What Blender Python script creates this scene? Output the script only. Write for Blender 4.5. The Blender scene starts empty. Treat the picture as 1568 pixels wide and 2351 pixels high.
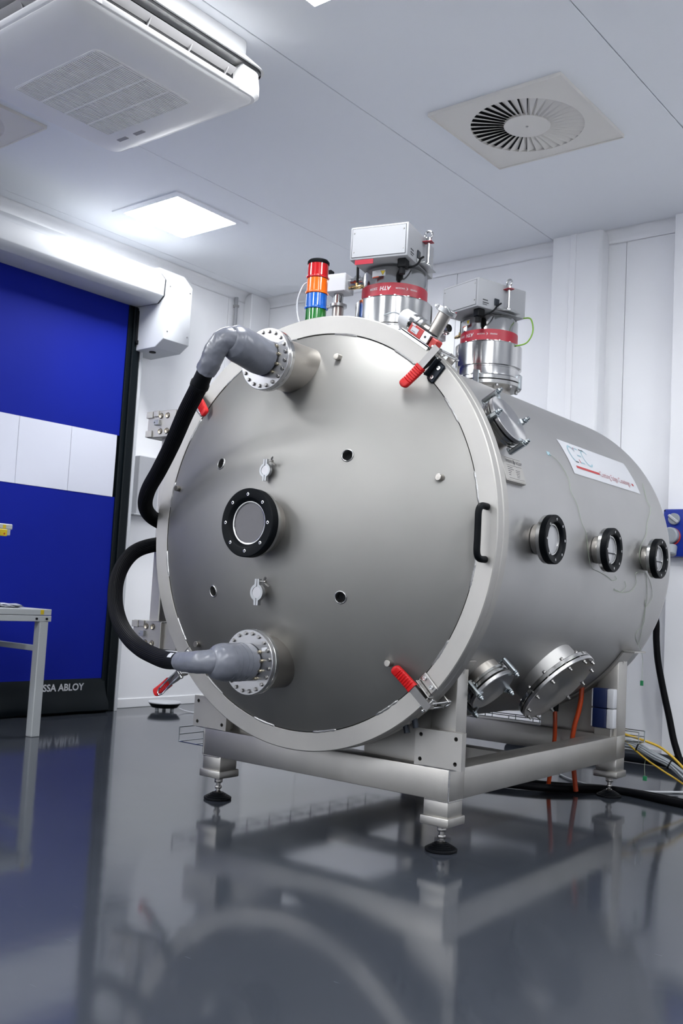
import bpy, bmesh, math, random
from mathutils import Matrix, Vector
random.seed(7)
PI = math.pi
scene = bpy.context.scene
COL = scene.collection

# ------------------------------------------------------------------ camera
cam_data = bpy.data.cameras.new('camera')
cam = bpy.data.objects.new('camera', cam_data)
COL.objects.link(cam)
R_ = Vector((0.7955833, 0.6033862, 0.0545197))
U_ = Vector((0.0081225, -0.1006046, 0.9948933))
F_ = Vector((-0.6057898, 0.7910776, 0.0849404))
cam.matrix_world = Matrix(((R_.x, U_.x, -F_.x, 2.177864), (R_.y, U_.y, -F_.y, -2.638667), (R_.z, U_.z, -F_.z, 0.793201), (0, 0, 0, 1)))
cam_data.sensor_fit = 'VERTICAL'
cam_data.sensor_height = 36.0
cam_data.lens = 2275.44 / 2351 * 36.0
cam_data.clip_start = 0.02
cam_data.dof.use_dof = True
cam_data.dof.focus_distance = 3.05
cam_data.dof.aperture_fstop = 8.0
scene.camera = cam

# ------------------------------------------------------------------ world, exposure
world = bpy.data.worlds.new('world')
scene.world = world
world.use_nodes = True
world.node_tree.nodes['Background'].inputs[0].default_value = (0.5, 0.55, 0.62, 1)
world.node_tree.nodes['Background'].inputs[1].default_value = 0.02
scene.view_settings.view_transform = 'Standard'
scene.view_settings.look = 'None'
scene.view_settings.gamma = 1.0
scene.view_settings.exposure = 1.56
LIGHT_STRENGTH = 19.0

# ------------------------------------------------------------------ materials
def srgb(c):
    return tuple((x / 12.92 if x <= 0.04045 else ((x + 0.055) / 1.055) ** 2.4) for x in (v / 255 for v in c)) + (1,)

def mat(name, col, rough=0.5, metal=0.0, noise=0.0, nscale=20, bump=0.0, bscale=200, coat=0.0, stretch=None, rnoise=0.0, spec=None, emit=None, trans=0.0, col2=None, wave=None):
    m = bpy.data.materials.new(name)
    m.use_nodes = True
    nt = m.node_tree
    b = nt.nodes['Principled BSDF']
    b.inputs['Base Color'].default_value = col
    b.inputs['Roughness'].default_value = rough
    b.inputs['Metallic'].default_value = metal
    if coat:
        b.inputs['Coat Weight'].default_value = coat
        b.inputs['Coat Roughness'].default_value = 0.06
    if spec is not None:
        b.inputs['Specular IOR Level'].default_value = spec
    if trans:
        b.inputs['Transmission Weight'].default_value = trans
    if emit:
        b.inputs['Emission Color'].default_value = emit[0]
        b.inputs['Emission Strength'].default_value = emit[1]
    tc = nt.nodes.new('ShaderNodeTexCoord')
    mp = nt.nodes.new('ShaderNodeMapping')
    nt.links.new(tc.outputs['Object'], mp.inputs['Vector'])
    if stretch:
        mp.inputs['Scale'].default_value = stretch
    if noise or rnoise or col2:
        n = nt.nodes.new('ShaderNodeTexNoise')
        n.inputs['Scale'].default_value = nscale
        n.inputs['Detail'].default_value = 4
        nt.links.new(mp.outputs[0], n.inputs['Vector'])
        if noise or col2:
            mx = nt.nodes.new('ShaderNodeMix')
            mx.data_type = 'RGBA'
            c2 = col2 if col2 else tuple(v * (1 - noise) for v in col[:3]) + (1,)
            mx.inputs[6].default_value = col
            mx.inputs[7].default_value = c2
            cr = nt.nodes.new('ShaderNodeMapRange')
            cr.inputs[1].default_value = 0.35
            cr.inputs[2].default_value = 0.7
            nt.links.new(n.outputs[0], cr.inputs[0])
            nt.links.new(cr.outputs[0], mx.inputs[0])
            nt.links.new(mx.outputs[2], b.inputs['Base Color'])
        if rnoise:
            mr = nt.nodes.new('ShaderNodeMapRange')
            mr.inputs[3].default_value = max(0, rough - rnoise)
            mr.inputs[4].default_value = rough + rnoise
            nt.links.new(n.outputs[0], mr.inputs[0])
            nt.links.new(mr.outputs[0], b.inputs['Roughness'])
    if bump:
        n2 = nt.nodes.new('ShaderNodeTexNoise')
        n2.inputs['Scale'].default_value = bscale
        n2.inputs['Detail'].default_value = 3
        nt.links.new(mp.outputs[0], n2.inputs['Vector'])
        bp = nt.nodes.new('ShaderNodeBump')
        bp.inputs['Strength'].default_value = bump
        bp.inputs['Distance'].default_value = 0.002
        nt.links.new(n2.outputs[0], bp.inputs['Height'])
        nt.links.new(bp.outputs[0], b.inputs['Normal'])
    return m

M = {}
M['shell'] = mat('bead_blasted_steel', (0.405, 0.403, 0.400, 1), 0.48, 1, noise=0.05, nscale=3, bump=0.05, bscale=600, rnoise=0.04)
M['dome'] = mat('satin_steel_dome', (0.275, 0.270, 0.260, 1), 0.54, 1, noise=0.07, nscale=2.5, bump=0.04, bscale=700, rnoise=0.03)
M['ring'] = mat('milled_steel_ring', (0.43, 0.42, 0.40, 1), 0.54, 1, noise=0.08, nscale=4, bump=0.05, bscale=500)
M['frame'] = mat('brushed_steel_tube', (0.44, 0.428, 0.405, 1), 0.42, 1, noise=0.12, nscale=5, bump=0.06, bscale=300)
M['tube'] = mat('satin_steel_tube', (0.400, 0.380, 0.352, 1), 0.32, 1, noise=0.05, nscale=12)
M['machined'] = mat('machined_steel', (0.480, 0.480, 0.472, 1), 0.18, 1, noise=0.06, nscale=8, rnoise=0.05)
M['polished'] = mat('polished_aluminium', (0.528, 0.528, 0.528, 1), 0.14, 1, rnoise=0.04, nscale=6)
M['alu'] = mat('satin_aluminium', (0.38, 0.39, 0.40, 1), 0.33, 1)
M['zinc'] = mat('zinc_plated_steel', (0.416, 0.456, 0.480, 1), 0.22, 1)
M['bolt'] = mat('bolt_steel', (0.336, 0.328, 0.320, 1), 0.28, 1)
M['brass'] = mat('brass', (0.400, 0.288, 0.144, 1), 0.25, 1)
M['weld'] = mat('weld_bead_steel', (0.36, 0.36, 0.36, 1), 0.35, 1, bump=0.6, bscale=160)
M['black'] = mat('black_anodised', srgb((4, 7, 11)), 0.5, 0, spec=0.1)
M['palebolt'] = mat('pale_passivated_steel', (0.480, 0.432, 0.336, 1), 0.3, 1)
M['rubber'] = mat('black_rubber', srgb((5, 7, 11)), 0.6, spec=0.15)
M['blackcable'] = mat('black_cable', srgb((3, 4, 8)), 0.6, spec=0.12)
M['darksteel'] = mat('black_oxide_steel', srgb((38, 43, 50)), 0.4, 0.7)
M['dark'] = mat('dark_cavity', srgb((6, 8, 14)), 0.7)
M['red'] = mat('red_vinyl', srgb((175, 12, 16)), 0.42, spec=0.35)
M['redplastic'] = mat('red_plastic', srgb((161, 29, 24)), 0.45)
M['band'] = mat('crimson_band', srgb((147, 12, 38)), 0.4)
M['white'] = mat('white_paint', srgb((184, 186, 191)), 0.45)
M['offwhite'] = mat('light_grey_paint', srgb((161, 163, 168)), 0.4)
M['print'] = mat('white_print', srgb((184, 176, 179)), 0.6)
M['blackprint'] = mat('black_print', srgb((40, 42, 48)), 0.6)
M['bluelight'] = mat('pale_blue_print', srgb((137, 165, 176)), 0.5)
M['redprint'] = mat('red_print', srgb((161, 37, 41)), 0.5)
M['pinkprint'] = mat('faded_red_print', srgb((161, 101, 107)), 0.5)
M['yellow'] = mat('yellow_sticker', srgb((184, 161, 13)), 0.5)
M['orange_print'] = mat('orange_sticker', srgb((176, 61, 17)), 0.5)
M['tape'] = mat('grey_duct_tape', srgb((100, 103, 112)), 0.30, bump=0.6, bscale=28)
M['wall'] = mat('white_wall_panel', srgb((239, 240, 243)), 0.32, noise=0.02, nscale=1.5)
M['ceil'] = mat('white_ceiling_panel', srgb((238, 241, 246)), 0.6, spec=0.3)
M['boxwhite'] = mat('white_box_paint', srgb((147, 149, 153)), 0.6)
M['hood'] = mat('white_powder_coat', srgb((180, 183, 188)), 0.55, spec=0.35)
M['blue'] = mat('blue_curtain_fabric', srgb((3, 23, 132)), 0.65, spec=0.15, bump=0.15, bscale=400, noise=0.08, nscale=2)
M['whitefab'] = mat('translucent_white_band', srgb((198, 201, 214)), 0.5)
M['pvc'] = mat('black_pvc_fabric', srgb((8, 15, 19)), 0.4, spec=0.12, bump=0.5, bscale=8)
M['ac'] = mat('white_plastic_housing', srgb((238, 238, 238)), 0.45)
M['grillback'] = mat('grey_filter_mesh', srgb((70, 66, 70)), 0.8)
M['louvre'] = mat('grey_plastic_louvre', srgb((153, 152, 153)), 0.45)
M['diff'] = mat('cream_painted_metal', srgb((222, 219, 214)), 0.45)
M['lamp'] = mat('lit_diffuser_panel', (1, 1, 1, 1), 0.5, emit=((0.97, 0.985, 1.0, 1), LIGHT_STRENGTH))
M['table'] = mat('light_grey_powder_coat', srgb((160, 164, 166)), 0.45)
M['bag'] = mat('white_plastic_bag', srgb((176, 179, 188)), 0.3, bump=0.8, bscale=30)
M['orange'] = mat('orange_hose', srgb((161, 55, 13)), 0.4)
M['yellowcable'] = mat('yellow_cable', srgb((184, 149, 13)), 0.45)
M['greycable'] = mat('grey_cable', srgb((125, 131, 137)), 0.45)
M['green'] = mat('green_tag', srgb((25, 117, 73)), 0.5)
M['earth'] = mat('green_yellow_wire', srgb((101, 145, 29)), 0.5)
M['thread'] = mat('pale_green_thread', srgb((145, 157, 137)), 0.7)
M['bluebox'] = mat('blue_plastic', srgb((13, 45, 149)), 0.35)
M['navy'] = mat('navy_plastic', srgb((5, 22, 62)), 0.4)
M['greyplastic'] = mat('grey_plastic', srgb((149, 155, 161)), 0.4)
for k, c in (('lred', (180, 6, 14)), ('lorange', (235, 105, 4)), ('lblue', (8, 92, 188)), ('lgreen', (8, 105, 30))):
    M[k] = mat('lens_' + k[1:], srgb(c), 0.15, trans=0.25, coat=0.5)
M['pane'] = mat('viewport_glass', (0.085, 0.083, 0.092, 1), 0.10, 0.0)
M['pane2'] = mat('lit_interior_pane', (0.30, 0.305, 0.32, 1), 0.10, 0.0)  # opaque; lighter tone stands in for the bright interior behind the pane

def steel_spun(name, col, rough):
    """radially brushed lathe-turned disc: anisotropic about the local z axis"""
    m = bpy.data.materials.new(name)
    m.use_nodes = True
    nt = m.node_tree
    b = nt.nodes['Principled BSDF']
    b.inputs['Base Color'].default_value = col
    b.inputs['Metallic'].default_value = 1
    b.inputs['Roughness'].default_value = rough
    b.inputs['Anisotropic'].default_value = 0.85
    t = nt.nodes.new('ShaderNodeTangent')
    t.direction_type = 'RADIAL'
    t.axis = 'Z'
    nt.links.new(t.outputs[0], b.inputs['Tangent'])
    return m
M['spun'] = steel_spun('turned_steel', (0.464, 0.464, 0.472, 1), 0.28)

def floor_material():
    m = bpy.data.materials.new('grey_epoxy_floor')
    m.use_nodes = True
    nt = m.node_tree
    b = nt.nodes['Principled BSDF']
    b.inputs['Base Color'].default_value = srgb((49, 53, 60))
    b.inputs['Specular IOR Level'].default_value = 0.36
    tc = nt.nodes.new('ShaderNodeTexCoord')
    n = nt.nodes.new('ShaderNodeTexNoise')
    n.inputs['Scale'].default_value = 1.6
    n.inputs['Detail'].default_value = 5
    nt.links.new(tc.outputs['Object'], n.inputs['Vector'])
    mr = nt.nodes.new('ShaderNodeMapRange')
    mr.inputs[1].default_value = 0.3
    mr.inputs[2].default_value = 0.7
    mr.inputs[3].default_value = 0.07
    mr.inputs[4].default_value = 0.12
    nt.links.new(n.outputs[0], mr.inputs[0])
    nt.links.new(mr.outputs[0], b.inputs['Roughness'])
    n2 = nt.nodes.new('ShaderNodeTexNoise')
    n2.inputs['Scale'].default_value = 5
    n2.inputs['Detail'].default_value = 2
    nt.links.new(tc.outputs['Object'], n2.inputs['Vector'])
    bp = nt.nodes.new('ShaderNodeBump')
    bp.inputs['Strength'].default_value = 0.08
    bp.inputs['Distance'].default_value = 0.004
    nt.links.new(n2.outputs[0], bp.inputs['Height'])
    nt.links.new(bp.outputs[0], b.inputs['Normal'])
    b.inputs['Coat Weight'].default_value = 0.0
    b.inputs['Coat Roughness'].default_value = 0.05
    nt.links.new(bp.outputs[0], b.inputs['Coat Normal'])
    # sparse fine scratches
    mp = nt.nodes.new('ShaderNodeMapping')
    mp.inputs['Scale'].default_value = (3, 60, 1)
    mp.inputs['Rotation'].default_value = (0, 0, 0.5)
    nt.links.new(tc.outputs['Object'], mp.inputs['Vector'])
    n3 = nt.nodes.new('ShaderNodeTexNoise')
    n3.inputs['Scale'].default_value = 3
    nt.links.new(mp.outputs[0], n3.inputs['Vector'])
    r3 = nt.nodes.new('ShaderNodeMapRange')
    r3.inputs[1].default_value = 0.74
    r3.inputs[2].default_value = 0.78
    nt.links.new(n3.outputs[0], r3.inputs[0])
    mx = nt.nodes.new('ShaderNodeMix')
    mx.data_type = 'RGBA'
    mx.inputs[6].default_value = srgb((49, 53, 60))
    mx.inputs[7].default_value = srgb((84, 90, 100))
    nt.links.new(r3.outputs[0], mx.inputs[0])
    nt.links.new(mx.outputs[2], b.inputs['Base Color'])
    return m
M['floor'] = floor_material()

# ------------------------------------------------------------------ helpers
RY = -0.0241765
ROOM = Matrix.Rotation(RY, 4, 'Z')
ID = Matrix.Identity(4)
WM = {}                      # world matrix of each object made here

def frame(origin, z, x=None):
    """matrix with local z along z and local x near x"""
    z = Vector(z).normalized()
    x = Vector(x) if x is not None else (Vector((1, 0, 0)) if abs(z.x) < 0.9 else Vector((0, 1, 0)))
    x = (x - z * x.dot(z)).normalized()
    y = z.cross(x)
    o = Vector(origin)
    return Matrix(((x.x, y.x, z.x, o.x), (x.y, y.y, z.y, o.y), (x.z, y.z, z.z, o.z), (0, 0, 0, 1)))

def smooth_path(pts, n=6):
    P = [Vector(p) for p in pts]
    out = []
    for i in range(len(P) - 1):
        a, b, c, d = P[max(i - 1, 0)], P[i], P[i + 1], P[min(i + 2, len(P) - 1)]
        for k in range(n):
            t = k / n
            out.append(0.5 * ((2 * b) + (c - a) * t + (2 * a - 5 * b + 4 * c - d) * t * t + (3 * b - 3 * c + d - a) * t ** 3))
    out.append(P[-1])
    return out

class MB:
    def __init__(self, xf=ID):
        self.v, self.f, self.xf = [], [], xf.copy()
    def add(self, vs, fs, xf=None):
        k = len(self.v)
        X = self.xf @ xf if xf is not None else self.xf
        self.v += [X @ Vector(p) for p in vs]
        self.f += [tuple(i + k for i in f) for f in fs]
        return self
    def box(self, x0, x1, y0, y1, z0, z1, bev=0.0, xf=None, seg=1):
        bm = bmesh.new()
        bmesh.ops.create_cube(bm, size=1)
        for v in bm.verts:
            v.co = Vector(((x0 + x1) / 2 + v.co.x * (x1 - x0), (y0 + y1) / 2 + v.co.y * (y1 - y0), (z0 + z1) / 2 + v.co.z * (z1 - z0)))
        if bev:
            bmesh.ops.bevel(bm, geom=list(bm.edges), offset=bev, segments=seg, affect='EDGES', profile=0.5)
        bm.verts.index_update()
        vs = [v.co.copy() for v in bm.verts]
        fs = [tuple(v.index for v in f.verts) for f in bm.faces]
        bm.free()
        return self.add(vs, fs, xf)
    def lathe(self, prof, seg=48, xf=None, a0=0.0, a1=None, cap=False):
        """profile [(r, z)...] revolved about z"""
        full = a1 is None
        n = seg if full else seg + 1
        span = 2 * PI if full else a1 - a0
        vs, fs = [], []
        for r, z in prof:
            for i in range(n):
                a = a0 + span * i / seg
                vs.append((r * math.cos(a), r * math.sin(a), z))
        for j in range(len(prof) - 1):
            for i in range(seg):
                k = (i + 1) % n if full else i + 1
                fs.append((j * n + i, j * n + k, (j + 1) * n + k, (j + 1) * n + i))
        if cap and not full:
            fs.append(tuple(j * n for j in range(len(prof))))
            fs.append(tuple(j * n + n - 1 for j in reversed(range(len(prof)))))
        return self.add(vs, fs, xf)
    def cyl(self, r, z0, z1, seg=32, xf=None, bev=0.0, r1=None):
        r1 = r if r1 is None else r1
        if bev:
            p = [(0, z0), (r - bev, z0), (r, z0 + bev), (r1, z1 - bev), (r1 - bev, z1), (0, z1)]
        else:
            p = [(0, z0), (r, z0), (r1, z1), (0, z1)]
        return self.lathe(p, seg, xf)
    def tube(self, path, r, seg=14, caps=True, closed=False, flat=None):
        P = [Vector(p) for p in path]
        n = len(P)
        rr = r if isinstance(r, (list, tuple)) else [r] * n
        vs, fs = [], []
        t0 = (P[1] - P[0]).normalized()
        nrm = t0.orthogonal().normalized()
        prev = t0
        for i in range(n):
            if closed:
                t = (P[(i + 1) % n] - P[i - 1]).normalized()
            else:
                t = (P[min(i + 1, n - 1)] - P[max(i - 1, 0)]).normalized()
            q = prev.rotation_difference(t)
            nrm = (q @ nrm)
            nrm = (nrm - t * nrm.dot(t)).normalized()
            b = t.cross(nrm)
            prev = t
            for k in range(seg):
                a = 2 * PI * k / seg
                vs.append(P[i] + (nrm * math.cos(a) + b * math.sin(a)) * rr[i])
        m = n if closed else n - 1
        for i in range(m):
            j = (i + 1) % n
            for k in range(seg):
                l = (k + 1) % seg
                fs.append((i * seg + k, i * seg + l, j * seg + l, j * seg + k))
        if caps and not closed:
            fs.append(tuple(reversed(range(seg))))
            fs.append(tuple((n - 1) * seg + k for k in range(seg)))
        return self.add(vs, fs)
    def prism(self, poly, z0, z1, xf=None, bev=0.0):
        n = len(poly)
        if bev:
            bm = bmesh.new()
            a = [bm.verts.new((x, y, z0)) for x, y in poly]
            b = [bm.verts.new((x, y, z1)) for x, y in poly]
            bm.faces.new(list(reversed(a))); bm.faces.new(b)
            for i in range(n):
                bm.faces.new((a[i], a[(i + 1) % n], b[(i + 1) % n], b[i]))
            bmesh.ops.bevel(bm, geom=list(bm.edges), offset=bev, segments=1, affect='EDGES', profile=0.5)
            bm.verts.index_update()
            vs = [v.co.copy() for v in bm.verts]
            fs = [tuple(v.index for v in f.verts) for f in bm.faces]
            bm.free()
            return self.add(vs, fs, xf)
        vs = [(x, y, z0) for x, y in poly] + [(x, y, z1) for x, y in poly]
        fs = [tuple(reversed(range(n))), tuple(range(n, 2 * n))]
        fs += [(i, (i + 1) % n, n + (i + 1) % n, n + i) for i in range(n)]
        return self.add(vs, fs, xf)
    def ring_plate(self, outer, inner, z0, z1, xf=None):
        """prism between two outlines with the same number of points"""
        n = len(outer)
        vs = [(x, y, z0) for x, y in outer] + [(x, y, z0) for x, y in inner] + [(x, y, z1) for x, y in outer] + [(x, y, z1) for x, y in inner]
        fs = []
        for i in range(n):
            j = (i + 1) % n
            fs += [(i, n + i, n + j, j), (2 * n + i, 2 * n + j, 3 * n + j, 3 * n + i), (i, j, 2 * n + j, 2 * n + i), (n + i, 3 * n + i, 3 * n + j, n + j)]
        return self.add(vs, fs, xf)
    def hexnut(self, r, z0, z1, xf=None, rot=0.0):
        return self.prism([(r * math.cos(rot + PI / 3 * i), r * math.sin(rot + PI / 3 * i)) for i in range(6)], z0, z1, xf, bev=r * 0.12)
    def build(self, name, m, parent=None, angle=35, kind=None, label=None):
        me = bpy.data.meshes.new(name)
        o = bpy.data.objects.new(name, me)
        COL.objects.link(o)
        if parent is not None:
            P = WM[parent.name]
            inv = P.inverted()
            o.parent = parent
            WM[o.name] = P
        else:
            inv = ID
            WM[o.name] = ID
        me.from_pydata([inv @ v for v in self.v], [], self.f)
        bm = bmesh.new()
        bm.from_mesh(me)
        bmesh.ops.remove_doubles(bm, verts=bm.verts, dist=1e-6)
        bmesh.ops.recalc_face_normals(bm, faces=bm.faces)
        bm.to_mesh(me)
        bm.free()
        me.shade_smooth()
        me.set_sharp_from_angle(angle=math.radians(angle))
        me.materials.append(M[m] if isinstance(m, str) else m)
        if kind:
            o['kind'] = kind
        if label:
            o['label'] = label
        return o

def thing(name, label, cat, m4=ID, group=None, kind=None):
    o = bpy.data.objects.new(name, None)
    COL.objects.link(o)
    o.empty_display_size = 0.05
    o.matrix_world = m4
    WM[o.name] = m4.copy()
    if label: o['label'] = label
    if cat: o['category'] = cat
    if group: o['group'] = group
    if kind: o['kind'] = kind
    return o

def tag(o, label, cat, group=None):
    o['label'] = label
    o['category'] = cat
    if group: o['group'] = group
    return o

def recentre(o):
    """move the origin of a one-mesh thing to the middle of its base"""
    vs = [v.co for v in o.data.vertices]
    c = Vector(((min(v.x for v in vs) + max(v.x for v in vs)) / 2, (min(v.y for v in vs) + max(v.y for v in vs)) / 2, min(v.z for v in vs)))
    o.data.transform(Matrix.Translation(-c))
    o.matrix_world = Matrix.Translation(c)
    WM[o.name] = o.matrix_world.copy()
    return o

def copy_tree(o, m4, label=None, group=None, parent=None):
    c = o.copy()
    COL.objects.link(c)
    if parent is None:
        c.matrix_world = m4
        WM[c.name] = m4.copy()
        if label: c['label'] = label
        if group: c['group'] = group
    else:
        c.parent = parent
        WM[c.name] = WM[parent.name]
    for ch in KIDS(o):
        copy_tree(ch, None, parent=c)
    return c

def KIDS(o):
    return [c for c in COL.objects if c.parent == o]

def T(x, y, z):
    return Matrix.Translation((x, y, z))

def text_part(s, size, m, parent, fn, name='lettering', ext=0.0004, align='LEFT', sub=0.0, shear=0.0, bold=0.0, sx=1.0):
    """flat lettering; fn maps text-plane (x, y, h) to frame coordinates"""
    cu = bpy.data.curves.new(name, 'FONT')
    cu.body = s
    cu.size = size
    cu.align_x = align
    cu.resolution_u = 3
    cu.shear = shear
    cu.offset = bold
    ob = bpy.data.objects.new(name, cu)
    COL.objects.link(ob)
    dg = bpy.context.evaluated_depsgraph_get()
    me = bpy.data.meshes.new_from_object(ob.evaluated_get(dg))
    bpy.data.objects.remove(ob)
    bpy.data.curves.remove(cu)
    mb = MB()
    mb.add([fn(v.co.x * sx, v.co.y, ext) for v in me.vertices], [tuple(p.vertices) for p in me.polygons])
    bpy.data.meshes.remove(me)
    return mb.build(name, m, parent)

def screw(xf, r, h, name, m, parent, sock=True):
    """socket head screw with a real recess"""
    mb = MB()
    if sock:
        mb.lathe([(0, h * 0.45), (r * 0.48, h * 0.45), (r * 0.48, h), (r * 0.86, h), (r, h * 0.85), (r, 0)], 14, xf)
    else:
        mb.hexnut(r, 0, h, xf)
    return mb.build(name, m, parent)

# ================================================================== THE ROOM (room frame, turned a little against the tank)
WX, BY, CZ = -2.88, 2.70, 2.975
RXR, FY = 4.3, -8.6

def rbox(name, m, x0, x1, y0, y1, z0, z1, parent=None, bev=0.0, kind=None, label=None):
    return MB(ROOM).box(x0, x1, y0, y1, z0, z1, bev).build(name, m, parent, kind=kind, label=label)

rbox('floor', 'floor', WX - .1, RXR + .1, FY - .1, BY + .1, -.1, 0, kind='structure')
# ceiling: carrier plate and the separate panels hung under it
ceiling = rbox('ceiling', 'ceil', WX - .1, RXR + .1, FY - .1, BY + .1, CZ + .012, CZ + .1, kind='structure')
xj = [WX - .05, -2.72, -1.62, -0.45, 0.672, 1.80, 2.93, RXR + .05]
for a, b in zip(xj[:-1], xj[1:]):
    rbox('ceiling_panel', 'ceil', a + .0022, b - .0022, FY - .05, BY + .05, CZ, CZ + .012, ceiling, bev=0.0015)
# walls: backing with upright panels
DY1 = 1.49
wl = rbox('wall_left', 'wall', WX - .1, WX - .012, FY, BY + .1, 0, CZ + .05, kind='structure')
for a, b, z0 in ((FY, -2.2, 0), (-2.2, DY1, 2.75), (DY1, 2.34, 0), (2.34, BY + .02, 0)):
    rbox('wall_panel', 'wall', WX - .012, WX, a + .0015, b - .0015, z0, CZ, wl, bev=.001)
wb = rbox('wall_back', 'wall', WX - .05, RXR + .1, BY + .012, BY + .1, 0, CZ + .05, kind='structure')
xs = [WX, -2.30, -1.16, -0.02, 1.12, 2.26, 3.4, RXR + .05]
for a, b in zip(xs[:-1], xs[1:]):
    rbox('wall_panel', 'wall', a + .0015, b - .0015, BY, BY + .012, 0, CZ, wb, bev=.001)
rbox('wall_right', 'wall', RXR, RXR + .1, FY, BY, 0, CZ + .05, kind='structure')
rbox('wall_front', 'wall', WX, RXR, FY - .1, FY, 0, CZ + .05, kind='structure')
# coved trim under the ceiling
def cove(name, axis):
    n = 6
    prof = [(0, 0)] + [(0.062 - 0.062 * math.sin(PI / 2 * i / n), -0.062 + 0.062 * (1 - math.cos(PI / 2 * i / n)) * 0 - 0) for i in range(0)]
    R = 0.062
    arc = [(R - R * math.sin(PI / 2 * i / n), -R + R * (1 - math.cos(PI / 2 * i / n))) for i in range(n + 1)]
    arc = [(R - R * math.cos(PI / 2 * i / n), -R + R * math.sin(PI / 2 * i / n)) for i in range(n + 1)]
    poly = [(0, 0), (0, -R - .004)] + arc + [(R + .004, 0)]
    mb = MB(ROOM)
    if axis == 'x':
        mb.prism([(-p[0], p[1]) for p in poly], WX, RXR, Matrix(((0, 0, 1, 0), (1, 0, 0, BY), (0, 1, 0, CZ), (0, 0, 0, 1))))
    else:
        mb.prism(poly, FY, BY, Matrix(((1, 0, 0, WX), (0, 0, 1, 0), (0, 1, 0, CZ), (0, 0, 0, 1))))
    return mb.build(name, 'wall', kind='structure')
cove('trim_1', 'x')
cove('trim_2', 'y')
# coved base against the floor
rbox('baseboard_back', 'wall', WX, RXR, BY - .012, BY, 0, .075, kind='structure', bev=.003)
rbox('baseboard_left', 'wall', WX, WX + .010, DY1 + .02, BY - .02, 0, .06, kind='structure', bev=.003)
# pillar casing at the back wall and the next one at the frame edge
p1 = MB(ROOM).prism([(-.435, 2.6), (-.145, 2.6), (-.128, 2.617), (-.128, BY), (-.435, BY)], 0, CZ - .0, bev=.002).build('trim_3', 'wall', kind='structure')
MB(ROOM).box(-.322, -.284, 2.5935, 2.6, 0, CZ, .002).build('cover_strip', 'wall', p1)
p2 = MB(ROOM).prism([(.297, 2.6), (.60, 2.6), (.60, BY), (.297, BY)], 0, CZ, bev=.002).build('trim_4', 'wall', kind='structure')
# boxed chase in the back left corner
p3 = MB(ROOM).box(WX, WX + .075, 2.50, BY, 0, CZ, .004).build('trim_5', 'wall', kind='structure')
pp = thing('conduit_pipe', 'thin grey vertical conduit running up the left wall near the back corner', 'pipe', ROOM @ T(WX + .018, 2.40, 0))
MB(ROOM).cyl(.013, 0, CZ - .05, 14, T(WX + .018, 2.40, 0)).build('pipe', 'offwhite', pp)
for z in (.6, 1.5, 2.4, 2.85):
    MB(ROOM).box(WX + .0, WX + .036, 2.385, 2.415, z, z + .018, .002).build('clip', 'louvre', pp)

# --- roller door in the left wall
door = thing('door_1', None, None, ROOM @ T(WX, .3, 0), kind='structure')
CX = -2.80
def curtain(name, y0, y1, z0, z1, m, wav=0.0, dx=0.0):
    ny, nz = 40, 14
    vs, fs = [], []
    for j in range(nz + 1):
        for i in range(ny + 1):
            y = y0 + (y1 - y0) * i / ny
            z = z0 + (z1 - z0) * j / nz
            s = math.sin(y * 9 + z * 3) * .5 + math.sin(y * 4.3 - z * 7 + 1) * .5
            vs.append((CX + dx + wav * s, y, z))
    for j in range(nz):
        for i in range(ny):
            a = j * (ny + 1) + i
            fs.append((a, a + 1, a + ny + 2, a + ny + 1))
    k = len(vs)
    vs += [(v[0] - .004, v[1], v[2]) for v in vs]
    fs += [tuple(reversed([q + k for q in f])) for f in fs]
    return MB(ROOM).add(vs, fs).build(name, m, door, angle=60)
curtain('curtain_panel', -2.1, 1.385, 1.735, 2.62, 'blue', .002)
curtain('curtain_panel', -2.1, 1.385, .205, 1.342, 'blue', .003)
for a, b in ((-2.1, -1.2), (-1.2, -.36), (-.36, .10), (.10, .66), (.66, 1.02), (1.02, 1.365)):
    curtain('window_band', a + .001, b - .001, 1.342, 1.735, 'whitefab', .004, .002)
# black bottom pocket sagging onto the floor
vs, fs = [], []
prof = [(0, .207), (.010, .19), (.018, .15), (.035, .10), (.055, .06), (.06, .02), (.04, .003), (-.03, .003), (-.03, .207)]
NY = 60
for i in range(NY + 1):
    y = -2.1 + (1.40 + 2.1) * i / NY
    w = 1 + .25 * math.sin(y * 6.5) + .15 * math.sin(y * 15)
    for px, pz in prof:
        vs.append((CX + px * w, y, pz))
n = len(prof)
for i in range(NY):
    for k in range(n):
        l = (k + 1) % n
        fs.append((i * n + k, i * n + l, (i + 1) * n + l, (i + 1) * n + k))
bottom = MB(ROOM).add(vs, fs).build('bottom_pocket', 'pvc', door, angle=50)
text_part('ASSA ABLOY', .058, 'white', bottom, lambda x, y, h: ROOM @ Vector((CX + .022 + (.195 - .04 - y) * .22 * 0 + .004, .905 + x, .142 + y)), bold=.0012)
MB(ROOM).box(WX, CX + .012, 1.383, DY1 - .01, 0, 2.60, .004).box(CX + .012, -2.772, 1.415, DY1 - .012, 0, 2.58, .006).build('side_guide', 'pvc', door)
MB(ROOM).box(WX, -2.772, DY1 - .010, DY1 + .012, 0, 2.40, .002).box(WX, WX + .02, DY1 + .012, DY1 + .06, 0, 2.4, .002).build('guide_frame', 'hood', door)
MB(ROOM).box(WX, -2.772, -2.2, -2.1, 0, 2.60, .004).build('side_guide', 'pvc', door)
MB(ROOM).box(-2.775, -2.765, 1.43, 1.45, 2.36, 2.56, .003).cyl(.014, 0, .02, 12, frame((-2.775, 1.44, 2.35), (1, 0, 0))).build('guide_funnel', 'rubber', door)
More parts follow.
